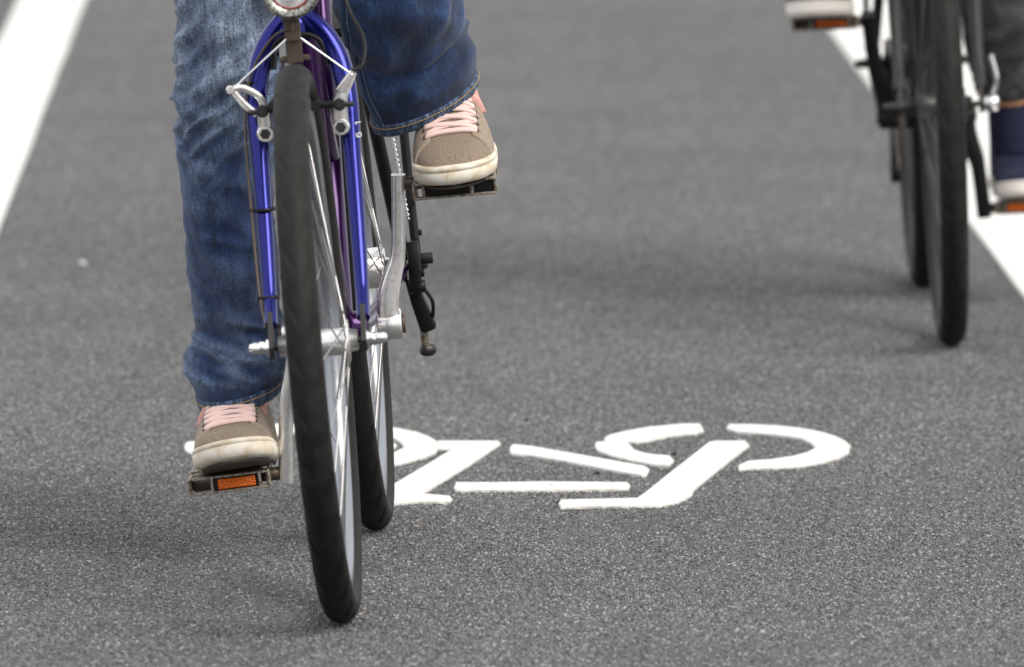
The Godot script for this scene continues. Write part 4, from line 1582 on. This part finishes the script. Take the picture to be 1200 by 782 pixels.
func make_rider_near() -> Node3D:
	var r := thing("person", "person in blue jeans and brown suede shoes with pink laces pedalling the blue bicycle", "person")
	r.set_meta("group", "riders on the bicycles")
	put_mesh("body", body_mesh, M.skin, r)
	put_mesh("jacket", jacket_mesh, M.jacket, r)
	put_mesh("hair", hair_mesh, M.hair, r)
	var nz := FastNoiseLite.new()
	nz.noise_type = FastNoiseLite.TYPE_SIMPLEX
	nz.seed = 11
	nz.frequency = 1.0
	nz.fractal_octaves = 2
	# straight leg, its pedal at the bottom
	var a := Leg.new()
	a.keys = [[Vector3(-0.141, 0.2165, -0.69), 0.05, 0.06], [Vector3(-0.141, 0.26, -0.682), 0.0595, 0.066], [Vector3(-0.134, 0.304, -0.672), 0.0545, 0.062], [Vector3(-0.132, 0.364, -0.64), 0.0545, 0.062], [Vector3(-0.129, 0.428, -0.595), 0.0565, 0.065], [Vector3(-0.124, 0.517, -0.56), 0.0575, 0.068], [Vector3(-0.115, 0.593, -0.53), 0.0595, 0.07], [Vector3(-0.107, 0.669, -0.51), 0.061, 0.072], [Vector3(-0.102, 0.745, -0.54), 0.066, 0.074], [Vector3(-0.098, 0.83, -0.62), 0.074, 0.078], [Vector3(-0.09, 0.93, -0.74), 0.083, 0.083], [Vector3(-0.085, 1.01, -0.83), 0.088, 0.088]]
	a.slope_x = 0.15
	a.slope_z = -0.02
	a.crease = func(p: Vector3, v: float, ang: float) -> float:
		var x := p.x + 0.13
		var knee := exp(-pow((p.y - 0.63) / 0.085, 2.0))
		var ank := exp(-pow((p.y - 0.265) / 0.05, 2.0))
		var n1 := 1.0 - absf(nz.get_noise_3d(x * 7.0 + 3.0, (p.y - x * 0.75) * 17.0, p.z * 5.0)) * 2.6
		var n2 := 1.0 - absf(nz.get_noise_3d(x * 5.0 - 9.0, (p.y + x * 0.35) * 15.0, p.z * 4.0 + 5.0)) * 2.6
		var n3 := nz.get_noise_3d(x * 18.0, p.y * 5.0, p.z * 16.0)
		var fade := smoothstep(0.045, 0.1, v)
		return fade * (knee * 0.0125 * n1 + ank * 0.008 * n2 + 0.004 * n3 + 0.0022 * n2)
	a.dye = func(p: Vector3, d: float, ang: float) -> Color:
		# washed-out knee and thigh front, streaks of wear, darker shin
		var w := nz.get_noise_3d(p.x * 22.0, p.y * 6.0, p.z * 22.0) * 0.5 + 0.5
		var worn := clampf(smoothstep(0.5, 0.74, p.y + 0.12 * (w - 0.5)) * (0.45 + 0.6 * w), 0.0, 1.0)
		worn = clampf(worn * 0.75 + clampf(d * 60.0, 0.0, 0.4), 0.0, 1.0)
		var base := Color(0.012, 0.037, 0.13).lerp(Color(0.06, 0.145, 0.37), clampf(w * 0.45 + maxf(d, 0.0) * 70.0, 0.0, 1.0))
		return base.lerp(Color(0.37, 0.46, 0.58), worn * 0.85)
	var b := Leg.new()
	b.keys = [[Vector3(0.129, 0.569, -0.656), 0.067, 0.07], [Vector3(0.1225, 0.622, -0.635), 0.0735, 0.076], [Vector3(0.113, 0.671, -0.615), 0.0735, 0.076], [Vector3(0.108, 0.71, -0.56), 0.0755, 0.076], [Vector3(0.111, 0.79, -0.515), 0.068, 0.074], [Vector3(0.108, 0.88, -0.46), 0.067, 0.073], [Vector3(0.106, 0.955, -0.425), 0.068, 0.07], [Vector3(0.104, 1.0, -0.47), 0.07, 0.072], [Vector3(0.098, 1.015, -0.58), 0.077, 0.08], [Vector3(0.09, 1.02, -0.72), 0.086, 0.088], [Vector3(0.085, 1.02, -0.84), 0.092, 0.092]]
	b.slope_x = 0.25
	b.slope_z = 0.08
	b.crease = func(p: Vector3, v: float, ang: float) -> float:
		var x := p.x - 0.12
		var n1 := 1.0 - absf(nz.get_noise_3d(x * 6.0 + 13.0, (p.y - x * 0.5) * 9.0, p.z * 4.0)) * 2.4
		var n3 := nz.get_noise_3d(x * 14.0 + 4.0, p.y * 4.0, p.z * 13.0)
		var fade := smoothstep(0.035, 0.1, v)
		return fade * (0.0062 * n1 + 0.0045 * n3)
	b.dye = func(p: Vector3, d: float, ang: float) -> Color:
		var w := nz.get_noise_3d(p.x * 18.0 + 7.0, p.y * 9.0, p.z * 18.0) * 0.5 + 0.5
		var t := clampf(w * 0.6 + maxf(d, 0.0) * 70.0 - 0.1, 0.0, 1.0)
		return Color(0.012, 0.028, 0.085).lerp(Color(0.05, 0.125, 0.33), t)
	var st := tool()
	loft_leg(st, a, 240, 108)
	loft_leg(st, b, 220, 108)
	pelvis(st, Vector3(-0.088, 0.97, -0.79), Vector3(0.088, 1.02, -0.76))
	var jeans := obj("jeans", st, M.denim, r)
	for d in [[a, 0.043, 0.033], [b, 0.034, 0.026]]:
		hem_band(d[0], d[1], M.denim, jeans, func(j: int, puck: float) -> Color: return Color(0.03, 0.06, 0.15).lerp(Color(0.22, 0.33, 0.5), clampf(0.3 + puck * 420.0, 0.0, 1.0)))
		hem_stitches(d[0], d[2], jeans)
	# inner seam of the raised leg: a felled ridge between two rows of thread
	st = tool()
	var line := []
	for k in 60:
		line.append(b.point(0.034 + 0.4 * k / 59.0, -0.93, 0.0008)[0])
	st.set_color(Color(0.05, 0.1, 0.22))
	st.set_uv(Vector2(0.3, 0.3))
	tube(st, line, Vector2(0.0035, 0.0018), 8)
	obj("seam", st, M.denim, jeans)
	for off in [-0.075, 0.075]:
		st = tool()
		for k in 70:
			var v0 := 0.034 + 0.4 * k / 70.0
			tube(st, [b.point(v0, -0.93 + off, 0.0012)[0], b.point(v0 + 0.0037, -0.93 + off, 0.0012)[0]], 0.0006, 5)
		obj("seam_stitching", st, M.seam_thread, jeans)
	make_shoe(r, shoe_at(Vector3(-0.146, 0.1405, -0.605), -6.0, -3.0, 5.0), -1.0, true)
	make_shoe(r, shoe_at(Vector3(0.16, 0.490, -0.605), 14.0, 3.0, 2.0), 1.0, true)
	return r


func make_rider_far() -> Node3D:
	var r := thing("person", "person in dark grey trousers with navy shoes pedalling the black bicycle", "person")
	r.set_meta("group", "riders on the bicycles")
	put_mesh("body", body_mesh, M.skin, r)
	put_mesh("jacket", jacket_mesh, M.jacket_far, r)
	put_mesh("hair", hair_mesh, M.hair, r)
	var nz := FastNoiseLite.new()
	nz.noise_type = FastNoiseLite.TYPE_SIMPLEX
	nz.seed = 19
	nz.frequency = 1.0
	var crease := func(p: Vector3, v: float, ang: float) -> float:
		var n1 := 1.0 - absf(nz.get_noise_3d(p.x * 7.0, (p.y - p.x * 0.6) * 12.0, p.z * 5.0)) * 2.4
		return smoothstep(0.0, 0.05, v) * 0.006 * n1
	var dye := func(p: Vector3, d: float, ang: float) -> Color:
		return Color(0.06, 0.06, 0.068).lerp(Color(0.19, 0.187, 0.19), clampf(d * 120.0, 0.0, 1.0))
	var a := Leg.new()
	a.keys = [[Vector3(0.147, 0.348, -0.74), 0.06, 0.066], [Vector3(0.138, 0.42, -0.7), 0.064, 0.07], [Vector3(0.128, 0.5, -0.65), 0.065, 0.07], [Vector3(0.12, 0.58, -0.6), 0.062, 0.07], [Vector3(0.115, 0.66, -0.56), 0.064, 0.072], [Vector3(0.105, 0.74, -0.57), 0.068, 0.075], [Vector3(0.098, 0.84, -0.65), 0.076, 0.08], [Vector3(0.09, 0.94, -0.76), 0.085, 0.085], [Vector3(0.085, 1.01, -0.84), 0.09, 0.09]]
	var b := Leg.new()
	b.keys = [[Vector3(-0.16, 0.66, -0.56), 0.058, 0.066], [Vector3(-0.152, 0.72, -0.53), 0.064, 0.072], [Vector3(-0.145, 0.79, -0.5), 0.066, 0.074], [Vector3(-0.135, 0.88, -0.46), 0.068, 0.074], [Vector3(-0.125, 0.97, -0.42), 0.07, 0.072], [Vector3(-0.115, 1.01, -0.48), 0.072, 0.074], [Vector3(-0.1, 1.02, -0.6), 0.08, 0.083], [Vector3(-0.09, 1.02, -0.74), 0.088, 0.09], [Vector3(-0.085, 1.02, -0.85), 0.093, 0.093]]
	for l in [a, b]:
		l.crease = crease
		l.dye = dye
	var st := tool()
	loft_leg(st, a, 120, 72)
	loft_leg(st, b, 120, 72)
	pelvis(st, Vector3(-0.088, 1.02, -0.76), Vector3(0.088, 0.97, -0.79))
	var tr := obj("trousers", st, M.dark_cloth, r)
	for l in [a, b]:
		hem_band(l, 0.014, M.tan_hem, tr, func(j: int, puck: float) -> Color: return Color.WHITE)
	# high ankle of the shoe below the rolled hem
	make_shoe(r, shoe_at(Vector3(0.155, 0.170, -0.675), 0.0, 4.0, 0.0), 1.0, false)
	make_shoe(r, shoe_at(Vector3(-0.163, 0.482, -0.53), 1.0, -3.0, 0.0), -1.0, false)
	for d in [[Vector3(0.151, 0.24, -0.735), Vector3(0.148, 0.39, -0.735)], [Vector3(-0.162, 0.57, -0.6), Vector3(-0.16, 0.71, -0.57)]]:
		st = tool()
		tube(st, [d[0], d[0].lerp(d[1], 0.5), d[1]], [Vector2(0.047, 0.062), Vector2(0.046, 0.056), Vector2(0.044, 0.05)], 28)
		obj("ankle_cuff", st, M.suede_navy, r)
	return r
